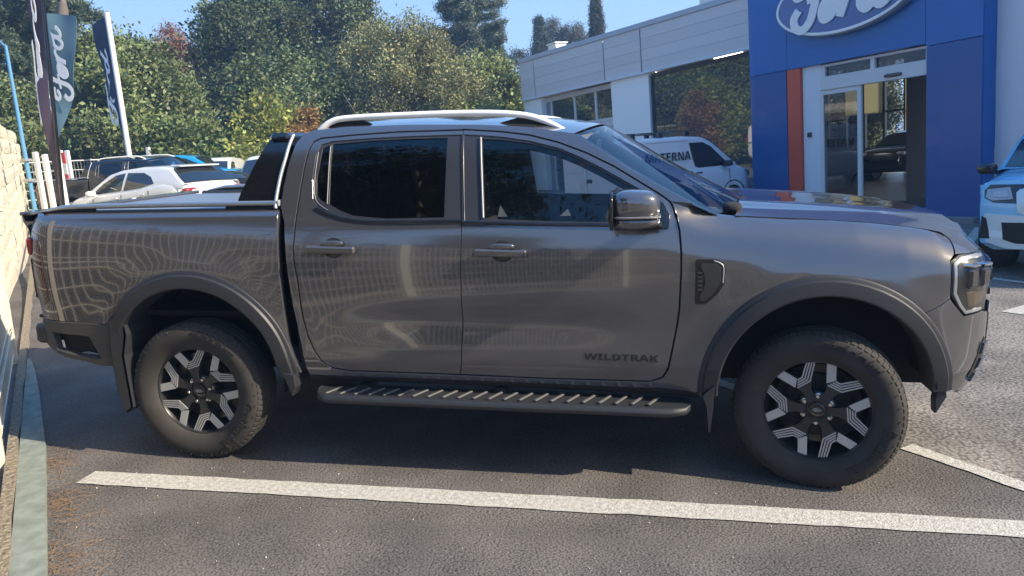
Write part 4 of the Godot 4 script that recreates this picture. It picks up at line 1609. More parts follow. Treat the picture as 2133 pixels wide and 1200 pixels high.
	b.panel(P2([-.87, .40, -.85, .64, -.80, .62, -.76, .40]), nose, .06, .01, [], .028, .006)
	obj("side_intake", b, M.under, S)

# ---------------------------------------------------------------- the place
const WA := Vector3(-.5547, 0, 1.7248)          # foot of the wall beside the bay
const WD := Vector3(-.6587, 0, -.7524)          # along the wall, away from the camera
const WN := Vector3(.7524, 0, -.6587)           # out of the wall, into the car park
const LINE_AT := Vector3(3.82, 0, .33)          # a point of the line that ends the bays

func gh(x: float, z: float) -> float:
	var t := smoothstep(-2.0, -9.0, z)
	return .5 * clampf(.0537 * (x - 8) + .0234 * (z + 9.9), -1.6, .3) * t

func on_ground(x: float, z: float, lift := 0.0) -> Vector3:
	return Vector3(x, gh(x, z) + lift, z)

func asphalt(sd: int, dark: Color, light: Color, grain: float) -> StandardMaterial3D:
	var size := 1024
	var a := noise_image(size, grain, 1, sd, FastNoiseLite.TYPE_CELLULAR).get_data()
	var b := noise_image(size, .11, 3, sd + 1).get_data()
	var c := noise_image(size, .004, 4, sd + 2).get_data()
	var out := PackedByteArray()
	out.resize(size * size * 3)
	var high := PackedByteArray()
	high.resize(size * size)
	for i in size * size:
		var g: float = (255 - a[i]) / 255.0
		var f: float = b[i] / 255.0
		var k: float = clampf(.78 * (g - .5) + .35 * (f - .5) + .45 * (c[i] / 255.0 - .5) + .42, 0, 1)
		if f > .80 and g > .5:
			k = minf(1.0, k + .30)
		out[i * 3] = int(lerpf(dark.r, light.r, k) * 255)
		out[i * 3 + 1] = int(lerpf(dark.g, light.g, k) * 255)
		out[i * 3 + 2] = int(lerpf(dark.b, light.b, k) * 255)
		high[i] = int(clampf(g * .65 + f * .35, 0, 1) * 255)
	var m := StandardMaterial3D.new()
	m.albedo_texture = ImageTexture.create_from_image(Image.create_from_data(size, size, false, Image.FORMAT_RGB8, out))
	var nm := Image.create_from_data(size, size, false, Image.FORMAT_L8, high)
	nm.convert(Image.FORMAT_RGBA8)
	nm.bump_map_to_normal_map(1.5)
	m.normal_enabled = true
	m.normal_texture = ImageTexture.create_from_image(nm)
	m.roughness = .86
	return tri_map(m, .36)

func ground() -> void:
	var bay := asphalt(21, lin(.040, .036, .033), lin(.19, .172, .156), .25)
	var drive := asphalt(31, lin(.050, .046, .042), lin(.36, .325, .285), .12)
	var d := -WD
	var across := WN
	var cs := [-400.0, -120, -60, -30, -18, -12, -9, -7, -5, -3.5, -2.5, -1.5, -.7, 0.0, .7, 1.4, 2.2, 3, 4, 5, 6, 7, 8, 9, 10, 11, 12, 14, 16, 19, 22, 26, 30, 36, 45, 60, 100, 200, 500.0]
	var al := []
	var v := -600.0
	while v < 600.0:
		al.append(v)
		v += clampf(absf(v) * .12, 1.0, 60.0)
	al.append(600.0)
	for side in [0, 1]:
		var b := MB.new()
		for i in al.size() - 1:
			for j in cs.size() - 1:
				if (cs[j] >= 0.0) != (side == 1):
					continue
				var q := []
				for e in [[i, j], [i + 1, j], [i + 1, j + 1], [i, j + 1]]:
					var p: Vector3 = LINE_AT + d * al[e[0]] + across * cs[e[1]]
					q.append(on_ground(p.x, p.z))
				b.quad(q[0], q[1], q[2], q[3], Vector3.UP)
		struct("parking_ground" if side == 0 else "driveway", b, bay if side == 0 else drive)
	# painted lines
	var paint := mat(lin(.60, .585, .54), .75)
	paint.albedo_texture = mottle(512, .05, 4, 41, Color(.74, .73, .71), Color(1.0, 1.0, 1.0))
	paint.normal_enabled = true
	paint.normal_texture = bump(256, .25, 3, 42, 1.0)
	tri_map(paint, 1.2)
	var strip := func(a: Vector3, c: Vector3, w: float, label: String) -> void:
		var b := MB.new()
		var t := (c - a).normalized()
		var s := Vector3(t.z, 0, -t.x) * w * .5
		var n := maxi(1, int(a.distance_to(c) / .09))
		var jag := PackedFloat32Array()
		for k in n + 1:
			jag.append(rng.randfn(0, .0028)); jag.append(rng.randfn(0, .0028))
		for k in n:
			var p := a.lerp(c, float(k) / n)
			var q := a.lerp(c, float(k + 1) / n)
			var e := s.normalized()
			var p1 := p + s + e * jag[2 * k]
			var p2 := q + s + e * jag[2 * k + 2]
			var p3 := q - s + e * jag[2 * k + 3]
			var p4 := p - s + e * jag[2 * k + 1]
			b.quad(on_ground(p1.x, p1.z, .006), on_ground(p2.x, p2.z, .006), on_ground(p3.x, p3.z, .006), on_ground(p4.x, p4.z, .006), Vector3.UP)
		var o := struct("parking_line", b, paint)
		o.set_meta("label", label)
	strip.call(Vector3(-.50, 0, 1.222), Vector3(8.5, 0, 1.222), .15, "long white parking line in front of the grey pickup")
	strip.call(LINE_AT + d * .02, LINE_AT + d * 6.0, .10, "white line running off from the front tyre of the grey pickup")
	strip.call(LINE_AT - d * 14.0, LINE_AT - d * .3, .10, "white line that ends the bays under the grey pickup")
	strip.call(Vector3(5.75, 0, -5.10), Vector3(7.6, 0, -3.0), .09, "thin white line on the shaded driveway below the light blue car")
	strip.call(Vector3(6.85, 0, -7.3), Vector3(7.75, 0, -9.25), .14, "short white line in front of the blue portal")
	var b := MB.new()
	b.flat(on_ground(5.60, -2.98, .006), on_ground(6.9, -4.15, .006), on_ground(6.9, -2.0, .006), Vector3.UP)
	struct("painted_arrow", b, paint)
	# green strip and concrete edging at the foot of the wall
	b = MB.new()
	var green := mat(lin(.27, .31, .28), .8)
	green.albedo_texture = mottle(512, .02, 4, 51, Color(.78, .78, .76), Color(1, 1, 1))
	tri_map(green, .9)
	var at := func(s: float, o: float, y := 0.0) -> Vector3:
		return WA + WD * s + WN * o + Vector3(0, y, 0)
	var rim := [[-4.0, .19], [-.6, .19], [1.0, .187], [2.2, .15], [2.9, .115], [3.3, .085]]
	for k in rim.size() - 1:
		b.quad(at.call(rim[k][0], .057, .022), at.call(rim[k][0], rim[k][1], .022), at.call(rim[k + 1][0], rim[k + 1][1], .022), at.call(rim[k + 1][0], .057, .022), Vector3.UP)
		b.quad(at.call(rim[k][0], rim[k][1], .022), at.call(rim[k][0], rim[k][1] + .004, 0), at.call(rim[k + 1][0], rim[k + 1][1] + .004, 0), at.call(rim[k + 1][0], rim[k + 1][1], .022), WN)
	struct("painted_edge_strip", b, green)
	b = MB.new()
	var conc := mat(lin(.36, .31, .24), .9)
	conc.albedo_texture = mottle(512, .05, 4, 55, Color(.62, .60, .56), Color(1, 1, 1))
	conc.normal_enabled = true
	conc.normal_texture = bump(256, .06, 4, 56, 5.0)
	tri_map(conc, 1.3)
	for k in 60:
		var s := -4.0 + k * .4
		var o0: float = .052 + .008 * sin(k * 2.3)
		b.quad(at.call(s, -.004, .034), at.call(s, o0, .03), at.call(s + .4, .052 + .008 * sin((k + 1) * 2.3), .03), at.call(s + .4, -.004, .034), Vector3.UP)
		b.quad(at.call(s, o0, .03), at.call(s, o0 + .006, .0), at.call(s + .4, .058 + .008 * sin((k + 1) * 2.3), .0), at.call(s + .4, .052 + .008 * sin((k + 1) * 2.3), .03), WN)
	struct("concrete_edging", b, conc)
	var B := Basis(WD, Vector3.UP, WD.cross(Vector3.UP))
	var b2: MB
	# the wall of pale split stones
	var wall := thing("stone_wall", "sunlit cream stone wall running along the left of the pickup", "wall")
	var stone := []
	for k in 4:
		var m := mat(lin(.80 + .02 * k, .75 + .02 * k, .60 + .02 * k), .92)
		m.albedo_texture = mottle(256, .03, 4, 60 + k, Color(.86, .84, .80), Color(1, 1, 1)) if k == 0 else stone[0].albedo_texture
		m.normal_enabled = true
		m.normal_texture = bump(256, .05, 4, 61, 6.0) if k == 0 else stone[0].normal_texture
		tri_map(m, 1.1)
		stone.append(m)
	b = MB.new()
	var hi := func(s: float) -> float: return lerpf(2.62, 1.86, (s + 2.0) / 26.0)
	for k in 10:
		var s := 3.7 + k * 1.65
		b.box(at.call(s + .85, -.36, hi.call(s) * .5 - .35), Vector3(1.69, hi.call(s) + .55, .34), B)
	obj("wall_core", b, mat(lin(.66, .60, .47), .95), wall)
	var shapes := []
	for k in 10:
		b = MB.new()
		var rows := []
		for i in 5:
			var row := PackedVector3Array()
			for j in 5:
				var u := i / 4.0 - .5
				var w := j / 4.0 - .5
				var edge: float = maxf(absf(u), absf(w)) * 2.0
				row.append(Vector3(u * (1.0 + rng.randf_range(-.03, .03)), w * (1.0 + rng.randf_range(-.05, .05)), (.5 if edge < .9 else .10) + rng.randf_range(-.28, .22)))
			rows.append(row)
		b.loft(rows, Vector3(0, 0, 1))
		for i in 4:
			for e in [[0, i, 0, i + 1], [4, i, 4, i + 1], [i, 0, i + 1, 0], [i, 4, i + 1, 4]]:
				var p: Vector3 = rows[e[0]][e[1]]
				var q: Vector3 = rows[e[2]][e[3]]
				b.quad(p, q, Vector3(q.x, q.y, -1), Vector3(p.x, p.y, -1), Vector3((p.x + q.x), (p.y + q.y), 0))
		shapes.append(b.mesh())
	var count := 0
	for r in 11:
		var s := 3.75 + rng.randf() * .4
		while s < 19.6 and count < 296:
			var l := rng.randf_range(.5, 1.15) * (1.0 if s < 9 else 1.5)
			var y := .07 + r * .235
			if y + .15 < hi.call(s) + rng.randf_range(-.05, .12):
				var o := MeshInstance3D.new()
				o.mesh = shapes[rng.randi() % 10]
				o.material_override = stone[rng.randi() % 4]
				o.name = "stone" if count == 0 else "stone_%03d" % count
				wall.add_child(o)
				o.transform = Transform3D(B * Basis().scaled(Vector3(l - .012, .228, .034)), at.call(s + l * .5, -.165 + rng.randf_range(-.01, .012), y + .11 + rng.randf_range(-.012, .012)))
				count += 1
			s += l
	b = MB.new()
	b.box(at.call(5.9, -.10, 1.72), Vector3(3.1, .56, .02), B, .004)
	tag(obj("wall_board", b, mat(lin(.72, .62, .56), .7)), "blank pinkish board fixed to the sunlit stone wall", "board")
	for k in 2:
		b = MB.new()
		var p: Vector3 = Vector3(-11.50, 1.72, -11.09) if k == 0 else Vector3(-11.33, 1.66, -11.17)
		b.box(p - UPV * 1.05, Vector3(.10, 2.1, .10), plumb(Vector3.ZERO).basis, .01)
		tag(obj("gate_post", b, M.white_paint), ["white square post at the far end of the stone wall", "white square post beyond the wall, nearer the purple flag"][k], "post", "posts by the wall")
	# pine needles in the gutter
	b = MB.new()
	for k in 620:
		var c: Array = [[-1.02, .1, .75], [-.42, .12, .55], [.28, .16, .7], [.62, .14, .5], [-.05, .2, 1.2]][k % 5]
		var s: float = c[0] + rng.randfn(0, .13 * c[2] * 1.4)
		var o: float = .20 + absf(rng.randfn(0, c[1] * .7))
		var p: Vector3 = at.call(-s - .35, o, .004 + rng.randf() * .014)
		var a := rng.randf() * TAU
		var l := rng.randf_range(.015, .042)
		var t := Vector3(cos(a), rng.randf_range(-.15, .15), sin(a)) * l
		var w := Vector3(-sin(a), .3, cos(a)) * .0008
		b.quad(p - t + w, p + t + w, p + t - w, p - t - w, Vector3.UP)
	var needles := struct("pine_needles", b, mat(lin(.27, .155, .075), .85))
	needles.set_meta("kind", "stuff")
	b = MB.new()
	for k in 120:
		var p := Vector3(rng.randf_range(-.9, 3.6), .003, rng.randf_range(1.0, 2.6))
		superbox(b, p, Vector3.ONE * rng.randf_range(.002, .0045), 2.2) if k < 24 else b.box(p, Vector3.ONE * rng.randf_range(.003, .006), Basis(Vector3(1, 1, 0).normalized(), rng.randf() * 3.0), .001)
	var grit := struct("loose_grit", b, mat(lin(.45, .42, .38), .9))
	grit.set_meta("kind", "stuff")

func plumb(at: Vector3, yaw := 0.0) -> Transform3D:
	var up := UPV.normalized()
	var x := Vector3(cos(yaw), 0, -sin(yaw))
	x = (x - up * x.dot(up)).normalized()
	return Transform3D(Basis(x, up, x.cross(up)), at)

# ---------------------------------------------------------------- trees
func leaf_mesh(sd: int, n: int, spread: float, l: float, w: float, flat := .6) -> ArrayMesh:
	var g := RandomNumberGenerator.new()
	g.seed = sd
	var b := MB.new()
	for k in n:
		var c := Vector3(g.randfn(), g.randfn() * flat, g.randfn()) * spread * .5
		var a := Vector3(g.randfn(), g.randfn() * .7, g.randfn()).normalized()
		var s := a.cross(Vector3(g.randfn(), g.randfn(), g.randfn()).normalized()).normalized()
		var nn := a.cross(s)
		if nn.y < 0: nn = -nn
		var k2 := (nn + c.normalized() * .6).normalized()
		var ll := l * g.randf_range(.7, 1.3)
		var ww := w * g.randf_range(.7, 1.3)
		var p0 := c - a * ll * .5
		var p2 := c + a * ll * .5
		var p1 := c + s * ww * .5
		var p3 := c - s * ww * .5
		b.tri(p0, p1, p2, k2, k2, k2)
		b.tri(p0, p2, p3, k2, k2, k2)
	return b.mesh()

var leaf_shapes := {}

func crown(parent: Node3D, pts: Array, mesh: Mesh, m: Material, scale: Vector2, g: RandomNumberGenerator, tones := PackedFloat32Array(), shade := Vector2(.75, 1.2)) -> void:
	var mm := MultiMesh.new()
	mm.transform_format = MultiMesh.TRANSFORM_3D
	mm.use_colors = true
	mm.mesh = mesh
	mm.instance_count = pts.size()
	for i in pts.size():
		var B := Basis(Vector3(g.randfn(), g.randfn(), g.randfn()).normalized(), g.randf() * TAU).scaled(Vector3.ONE * g.randf_range(scale.x, scale.y))
		mm.set_instance_transform(i, Transform3D(B, pts[i]))
		var k := g.randf_range(shade.x, shade.y)
		if not tones.is_empty():
			k *= tones[i]
		var warm := g.randf_range(-.12, .12)
		mm.set_instance_color(i, Color(k * (1 + warm), k, k * (1 - warm)))
	var o := MultiMeshInstance3D.new()
	o.multimesh = mm
	o.material_override = m
	o.name = "crown"
	o.set_meta("kind", "stuff")
	parent.add_child(o)

func leaf_mat(c: Color) -> StandardMaterial3D:
	var m := mat(c, .55)
	m.vertex_color_use_as_albedo = true
	m.backlight_enabled = true
	m.backlight = Color(.6, .6, .5)
	return m

func limbs(T: Node3D, h: float, r: float, g: RandomNumberGenerator, n: int, spread: float) -> void:
	var b := MB.new()
	var lean := Vector3(g.randfn() * .03, 0, g.randfn() * .03) * h
	b.tube(curve3(PackedVector3Array([Vector3(0, -1.2, 0), Vector3(0, h * .2, 0) + lean * .2, Vector3(0, h * .5, 0) + lean * .6, Vector3(0, h * .85, 0) + lean]), 3), [r * 1.25, r * 1.1, r, r * .95, r * .85, r * .75, r * .6, r * .4, r * .25, r * .15], 8)
	for k in n:
		var a := g.randf() * TAU
		var y := lerpf(.25, .75, g.randf()) * h
		var l := spread * g.randf_range(.5, .9)
		var p := Vector3(0, y, 0) + lean * (y / h)
		b.tube(PackedVector3Array([p, p + Vector3(cos(a) * l * .5, l * .25, sin(a) * l * .5), p + Vector3(cos(a) * l, l * .55, sin(a) * l)]), [r * .4, r * .28, r * .1], 6)
	obj("trunk", b, mat(lin(.09, .07, .055), .95), T)

# a broadleaf tree: lobes of leaf clumps round the limbs
func broadleaf(called: String, label: String, at: Vector3, h: float, rad: float, low: float, col: Color, sd: int, lobes: int, per: int, clump := "leafy", squash := 1.0, group := "trees beyond the car park") -> Node3D:
	var T := thing(called, label, "tree", group)
	T.transform = plumb(at)
	var g := RandomNumberGenerator.new()
	g.seed = sd
	limbs(T, h * .9, h * .026, g, 9, rad)
	var pts := []
	var tones := PackedFloat32Array()
	var cy := lerpf(low, h, .5)
	var ry := (h - low) * .5
	for k in lobes:
		var d := Vector3(g.randfn(), g.randfn(), g.randfn()).normalized()
		var f := pow(g.randf(), .35)
		var lr := rad * g.randf_range(.20, .36)
		var prof: float = 1.0 - .25 * maxf(d.y, 0.0)
		var c := Vector3(d.x * (rad - lr * .6) * prof, d.y * (ry - lr * .5), d.z * (rad - lr * .6) * prof) * f
		var tone := g.randf_range(.62, 1.38)
		for j in per:
			tones.append(tone)
			var e := Vector3(g.randfn(), g.randfn() * .8, g.randfn()).normalized() * lr * pow(g.randf(), .4) * g.randf_range(.8, 1.12)
			pts.append(Vector3(0, cy, 0) + c + e)
	if not leaf_shapes.has(clump):
		leaf_shapes["leafy"] = leaf_mesh(3, 24, .44, .15, .08)
		leaf_shapes["fine"] = leaf_mesh(4, 28, .38, .11, .052)
		leaf_shapes["needle"] = leaf_mesh(5, 30, .30, .17, .034, .35)
	crown(T, pts, leaf_shapes[clump], leaf_mat(col), Vector2(.6, 1.5), g, tones)
	return T

# a conifer: tiers of drooping boughs
func conifer(called: String, label: String, at: Vector3, h: float, rad: float, low: float, col: Color, sd: int, tiers: int, group := "trees beyond the car park") -> Node3D:
	var T := thing(called, label, "tree", group)
	T.transform = plumb(at)
	var g := RandomNumberGenerator.new()
	g.seed = sd
	var b := MB.new()
	b.tube(PackedVector3Array([Vector3(0, -1, 0), Vector3(0, h * .5, 0), Vector3(0, h, 0)]), [h * .022, h * .014, .02], 8)
	var pts := []
	for k in tiers:
		var f := float(k) / tiers
		var y := lerpf(low, h * .99, f)
		var n := 6 if f < .8 else 5
		for j in n:
			var a := TAU * (j + g.randf() * .8) / n + k
			var l := rad * (pow(1.0 - f, .72) * g.randf_range(.62, 1.15) + .06)
			var tip := Vector3(cos(a) * l, y + l * g.randf_range(-.12, .28), sin(a) * l)
			b.tube(PackedVector3Array([Vector3(0, y, 0), tip * Vector3(.5, 1, .5) + Vector3(0, -.05 * l, 0), tip]), [.035, .022, .008], 5)
			var m := int(l * 30) + 5
			for i in m:
				var s := pow(g.randf(), .62)
				var p := Vector3(0, y, 0).lerp(tip, s)
				p.y -= .25 * l * s * (1 - s)
				var w := .10 + .16 * (1.0 - s) * minf(l, 1.6)
				pts.append(p + Vector3(g.randfn() * w * .6, g.randfn() * .07 - .04, g.randfn() * w * .6))
	obj("trunk", b, mat(lin(.07, .055, .045), .95), T)
	if not leaf_shapes.has("needle"):
		leaf_shapes["needle"] = leaf_mesh(5, 30, .30, .17, .034, .35)
	crown(T, pts, leaf_shapes["needle"], leaf_mat(col), Vector2(.7, 1.3), g)
	return T

func tree_at(x: float, z: float) -> Vector3:
	return on_ground(x, z)

func trees() -> void:
	leaf_shapes["leafy"] = leaf_mesh(3, 24, .44, .15, .08)
	leaf_shapes["fine"] = leaf_mesh(4, 28, .38, .11, .052)
	leaf_shapes["needle"] = leaf_mesh(5, 30, .30, .17, .036, .35)
	var dk := lin(.090, .125, .056)
	var md := lin(.160, .200, .075)
	var ol := lin(.22, .225, .105)
	var yl := lin(.26, .29, .07)
	conifer("cedar_tree", "tall dark cedar rising out of the picture behind the purple flag", tree_at(-22.4, -24.0), 13.5, 4.6, 1.2, lin(.09, .125, .07), 101, 24)
	broadleaf("broadleaf_tree", "round mid green tree between the dark blue flag and the reddish crown", tree_at(-17.4, -22.8), 7.2, 3.7, .1, md, 102, 90, 46)
	broadleaf("broadleaf_tree", "low green tree behind the white crossover and black pickup", tree_at(-20.4, -19.4), 5.6, 2.8, .0, md, 103, 60, 44)
	broadleaf("broadleaf_tree", "reddish brown crown showing between the green trees", tree_at(-22.6, -33.9), 8.9, 2.3, 3.4, lin(.27, .125, .085), 104, 40, 36, "fine")
	broadleaf("broadleaf_tree", "tall dark green tree right of the reddish crown", tree_at(-16.6, -31.3), 10.6, 3.3, .8, dk, 105, 100, 46)
	broadleaf("broadleaf_tree", "tallest dark tree reaching out of the picture above the cab", tree_at(-14.0, -34.5), 12.6, 3.9, .8, lin(.095, .125, .062), 106, 110, 46)
	broadleaf("broadleaf_tree", "broad olive green tree above the rear half of the pickup roof", tree_at(-8.0, -28.6), 7.7, 3.65, .0, ol, 107, 120, 52, "fine")
	broadleaf("broadleaf_tree", "mid green tree with pale gaps behind the antenna", tree_at(-12.3, -26.4), 6.4, 2.9, .0, lin(.13, .175, .075), 108, 66, 44)
	broadleaf("shrub_tree", "low yellow green bush in front of the dark trees", tree_at(-11.7, -22.4), 4.2, 1.7, -.3, yl, 109, 44, 34, "leafy", 1.0, "bushes along the fence")
	broadleaf("shrub_tree", "small bush turning yellow and orange behind the pickup cab", tree_at(-10.2, -22.8), 3.6, 1.05, -.3, lin(.30, .17, .055), 110, 26, 30, "fine", 1.0, "bushes along the fence")
	broadleaf("shrub_tree", "green bush left of the yellow green bush", tree_at(-14.2, -21.3), 3.5, 1.7, -.3, lin(.15, .20, .065), 111, 40, 34, "leafy", 1.0, "bushes along the fence")
	conifer("fir_tree", "tall open conifer standing against the sky left of the grey building", tree_at(-7.6, -40.2), 14.5, 3.1, 3.6, lin(.13, .165, .125), 112, 19)
	broadleaf("broadleaf_tree", "light green tree below the open conifer beside the building", tree_at(-4.9, -30.6), 6.2, 2.6, -.2, lin(.17, .21, .075), 113, 70, 46)
	broadleaf("broadleaf_tree", "green tree filling the gap between the olive tree and the conifer", tree_at(-6.9, -33.5), 5.0, 2.5, -.2, lin(.14, .18, .075), 114, 50, 42)
	broadleaf("broadleaf_tree", "bright green bush at the corner of the grey building", tree_at(-4.4, -27.2), 3.6, 1.5, -.3, lin(.20, .26, .065), 115, 36, 36)
	broadleaf("broadleaf_tree", "yellowish hill tree far behind the wall, leftmost of the trees", tree_at(-38.0, -34.0), 7.8, 5.5, 1.0, lin(.16, .16, .075), 116, 70, 40, "fine")
	broadleaf("stone_pine", "umbrella pine showing above the roof of the grey building", tree_at(-5.2, -65.0), 12.9, 3.0, 7.0, lin(.085, .085, .062), 117, 40, 44, "fine")
	conifer("cypress_tree", "narrow dark conifer left of the umbrella pine above the roof", tree_at(-6.4, -61.0), 12.4, 1.5, 3.0, lin(.05, .065, .05), 118, 24)
	broadleaf("broadleaf_tree", "small round treetop peeping over the corner of the roof", tree_at(-7.7, -54.5), 9.6, 1.5, 5.0, lin(.06, .075, .055), 119, 20, 34, "fine")
	conifer("cypress_tree", "treetop just clearing the roof of the grey building near the pine", tree_at(-1.3, -55.0), 12.6, .8, 6.0, lin(.06, .07, .055), 120, 22)
	# pollarded trunk
	var T := thing("bare_tree", "bare pollarded tree top above the dark blue flag", "tree", "trees beyond the car park")
	T.transform = plumb(on_ground(-18.6, -21.4))
	var b := MB.new()
	b.tube(P3([0, -.5, 0, .1, 3.5, 0, -.05, 6.0, 0, .05, 6.9, 0, .3, 7.8, .1]), [.20, .17, .17, .26, .14], 8)
	b.tube(P3([.0, 6.6, 0, -.5, 7.1, .1, -1.0, 7.5, .2]), [.2, .13, .07], 6)
	b.tube(P3([.05, 6.8, 0, .2, 7.6, -.1, .1, 8.6, -.1]), [.2, .12, .07], 6)
	b.tube(P3([.1, 6.7, 0, .6, 6.9, 0, 1.1, 7.0, 0]), [.1, .04, .015], 5)
	b.tube(P3([.1, 6.5, 0, .6, 6.4, 0, .9, 6.3, 0]), [.07, .03, .012], 5)
	obj("trunk", b, mat(lin(.17, .14, .12), .95), T)

# ---------------------------------------------------------------- fences, flags, lamps
func fences() -> void:
	var wire := mat(lin(.50, .50, .47), .5, .2)
	# the fence below the trees
	var F := thing("mesh_fence", "pale metal mesh fence below the trees behind the parked cars", "fence")
	var a := Vector3(-21.5, 0, -12.5)
	var c := Vector3(-5.0, 0, -31.5)
	var n := 10
	var len := a.distance_to(c)
	var dir := (c - a).normalized()
	var up := UPV.normalized()
	for k in n + 1:
		var p := a.lerp(c, float(k) / n)
		var b := MB.new()
		b.box(on_ground(p.x, p.z) + up * 1.15, Vector3(.12, 2.7, .12), plumb(Vector3.ZERO).basis, .01)
		obj("post", b, M.white_paint, F)
	for k in n:
		var p := a.lerp(c, float(k) / n)
		var q := a.lerp(c, float(k + 1) / n)
		var gp := on_ground(p.x, p.z)
		var gq := on_ground(q.x, q.z)
		for j in 7:
			var b := MB.new()
			var y := .35 + j * .30
			b.tube(PackedVector3Array([gp + up * y, gq + up * y]), .028 if j % 2 == 0 else .016, 5)
			obj("rail", b, wire, F)
		var b := MB.new()
		var w := int(p.distance_to(q) / .10)
		for j in w:
			var s := gp.lerp(gq, (j + .5) / w)
			b.tube(PackedVector3Array([s + up * .2, s + up * 2.15]), .006, 4, false)
		var o := obj("wire", b, wire, F)
		o.set_meta("kind", "stuff")
	# welded mesh fence on the photographer's side, mirrored in the pickup's flank
	var G := thing("mesh_fence", "cream welded mesh fence at the left edge, mirrored in the pickup's doors", "fence")
	var cream := mat(lin(.70, .65, .53), .5)
	for k in 6:
		var s0 := 3.3 - k * 2.5
		var p := WA + WD * s0 - WN * .035
		var q := WA + WD * (s0 - 2.5) - WN * .035
		var b := MB.new()
		b.box(p + Vector3(0, .77, 0), Vector3(.09, 1.56, .06), Basis(WD, Vector3.UP, WD.cross(Vector3.UP)), .005)
		b.box(p + Vector3(0, 1.56, 0), Vector3(.07, .02, .06), Basis(WD, Vector3.UP, WD.cross(Vector3.UP)), .004)
		obj("post", b, cream, G)
		if k == 5:
			break
		b = MB.new()
		for j in 49:
			var w := p.lerp(q, (j + 1) / 50.0)
			b.tube(PackedVector3Array([w + Vector3(0, .05, 0), w + Vector3(0, 1.5, 0)]), .0052, 5, false)
		for y in [.09, .27, .31, .35, .55, .72, .89, 1.06, 1.10, 1.14, 1.30, 1.46]:
			var bend: float = .02 if y in [.31, 1.10] else 0.0
			b.tube(PackedVector3Array([p + Vector3(0, y, 0) + WN * (.007 + bend), q + Vector3(0, y, 0) + WN * (.007 + bend)]), .0052, 5, false)
		obj("wire", b, cream, G).set_meta("kind", "stuff")
	# brown hedge close behind it
	var H := thing("hedge", "low brown hedge behind the welded mesh fence on the photographer's side", "hedge")
	var g := RandomNumberGenerator.new()
	g.seed = 160
	var hp := []
	for k in 5200:
		hp.append(WA + WD * g.randf_range(-11.0, 2.0) - WN * (1.9 + g.randf_range(-.5, .5)) + Vector3(0, 1.45 * pow(g.randf(), .7), 0))
	if not leaf_shapes.has("leafy"):
		leaf_shapes["leafy"] = leaf_mesh(3, 24, .44, .15, .08)
	crown(H, hp, leaf_shapes["leafy"], leaf_mat(lin(.035, .027, .022)), Vector2(.8, 1.3), g)
	var hb := MB.new()
	for k in 30:
		var c0 := WA + WD * (-10.8 + k * .42) - WN * 1.9
		hb.tube(PackedVector3Array([c0, c0 + Vector3(.08, .7, .05), c0 + Vector3(-.08, 1.25, .03)]), .02, 5)
	obj("stem", hb, mat(lin(.08, .06, .045), .95), H).set_meta("kind", "stuff")
	# trees beyond it, across the road
	broadleaf("shrub_tree", "dark bush behind the welded mesh fence, seen only in the windows", on_ground(-12.0, 17.0), 6.0, 3.4, .0, lin(.05, .075, .04), 131, 50, 40, "leafy", 1.0, "trees across the road")
	broadleaf("shrub_tree", "dark tree across the road, seen only in the rear window", on_ground(-3.0, 22.0), 7.0, 3.8, .3, lin(.05, .075, .04), 132, 50, 40, "leafy", 1.0, "trees across the road")

# a feather flag on a pole, the cloth from the pole towards +x of its plane
func flag(label: String, foot: Vector3, head: Vector3, cloth: Color, side: float, y0: float, y1: float, wide: float, word: bool, pole_mat: Material, pole_r: float, script_at: Array, turn := 0.0) -> Node3D:
	var T := thing("feather_flag", label, "flag", "flags beside the parked cars")
	T.position = foot
	var ax := (head - foot)
	var h := ax.length()
	var up := ax.normalized()
	var xx := Vector3(cos(turn), 0, -sin(turn))
	xx = (xx - up * xx.dot(up)).normalized()
	var B := Basis(xx, up, xx.cross(up))
	T.basis = B
	var b := MB.new()
	b.tube(PackedVector3Array([Vector3(0, -.4, 0), Vector3(0, h * .5, 0), Vector3(0, h, 0)]), pole_r, 8)
	obj("pole", b, pole_mat, T)
	var skinf := func(q: Vector2) -> Vector3:
		return Vector3(q.x * side, q.y, .035 * sin(q.y * 3.1 + q.x * 4.0) + .02 * sin(q.x * 9.0))
	var m := mat(cloth, .75)
	m.backlight_enabled = true
	m.backlight = Color(.4, .4, .4)
	b = MB.new()
	var poly := PackedVector2Array()
	for k in 13:
		poly.append(Vector2(.015, lerpf(y0, y1, k / 12.0)))
	poly.append(Vector2(wide * .5, y1 - .04))
	poly.append(Vector2(wide, y1 - .14))
	for k in 9:
		poly.append(Vector2(lerpf(wide * .98, .06, pow(k / 9.0, 1.5)), lerpf(y1 - .3, y0 + .05, k / 9.0)))
	b.panel(poly, skinf, .12, .004, [], 0.0, .001)
	var back := MB.new()
	back.panel(poly, skinf, .12, .0, [], -.004)
	for i in back.v.size():
		b.v.append(back.v[i]); b.n.append(back.n[i]); b.u.append(back.u[i])
	obj("cloth", b, m, T)
	if word:
		b = MB.new()
		var s: float = script_at[2]
		var t := Transform3D(Basis(Vector3(0, 1, 0) * s, Vector3(-1, 0, 0) * s * script_at[3], Vector3(0, 0, 1) * s), Vector3(script_at[0], script_at[1], .03))
		script_logo(b, t, .006, .8)
		obj("lettering", b, M.white_paint, T)
	return T

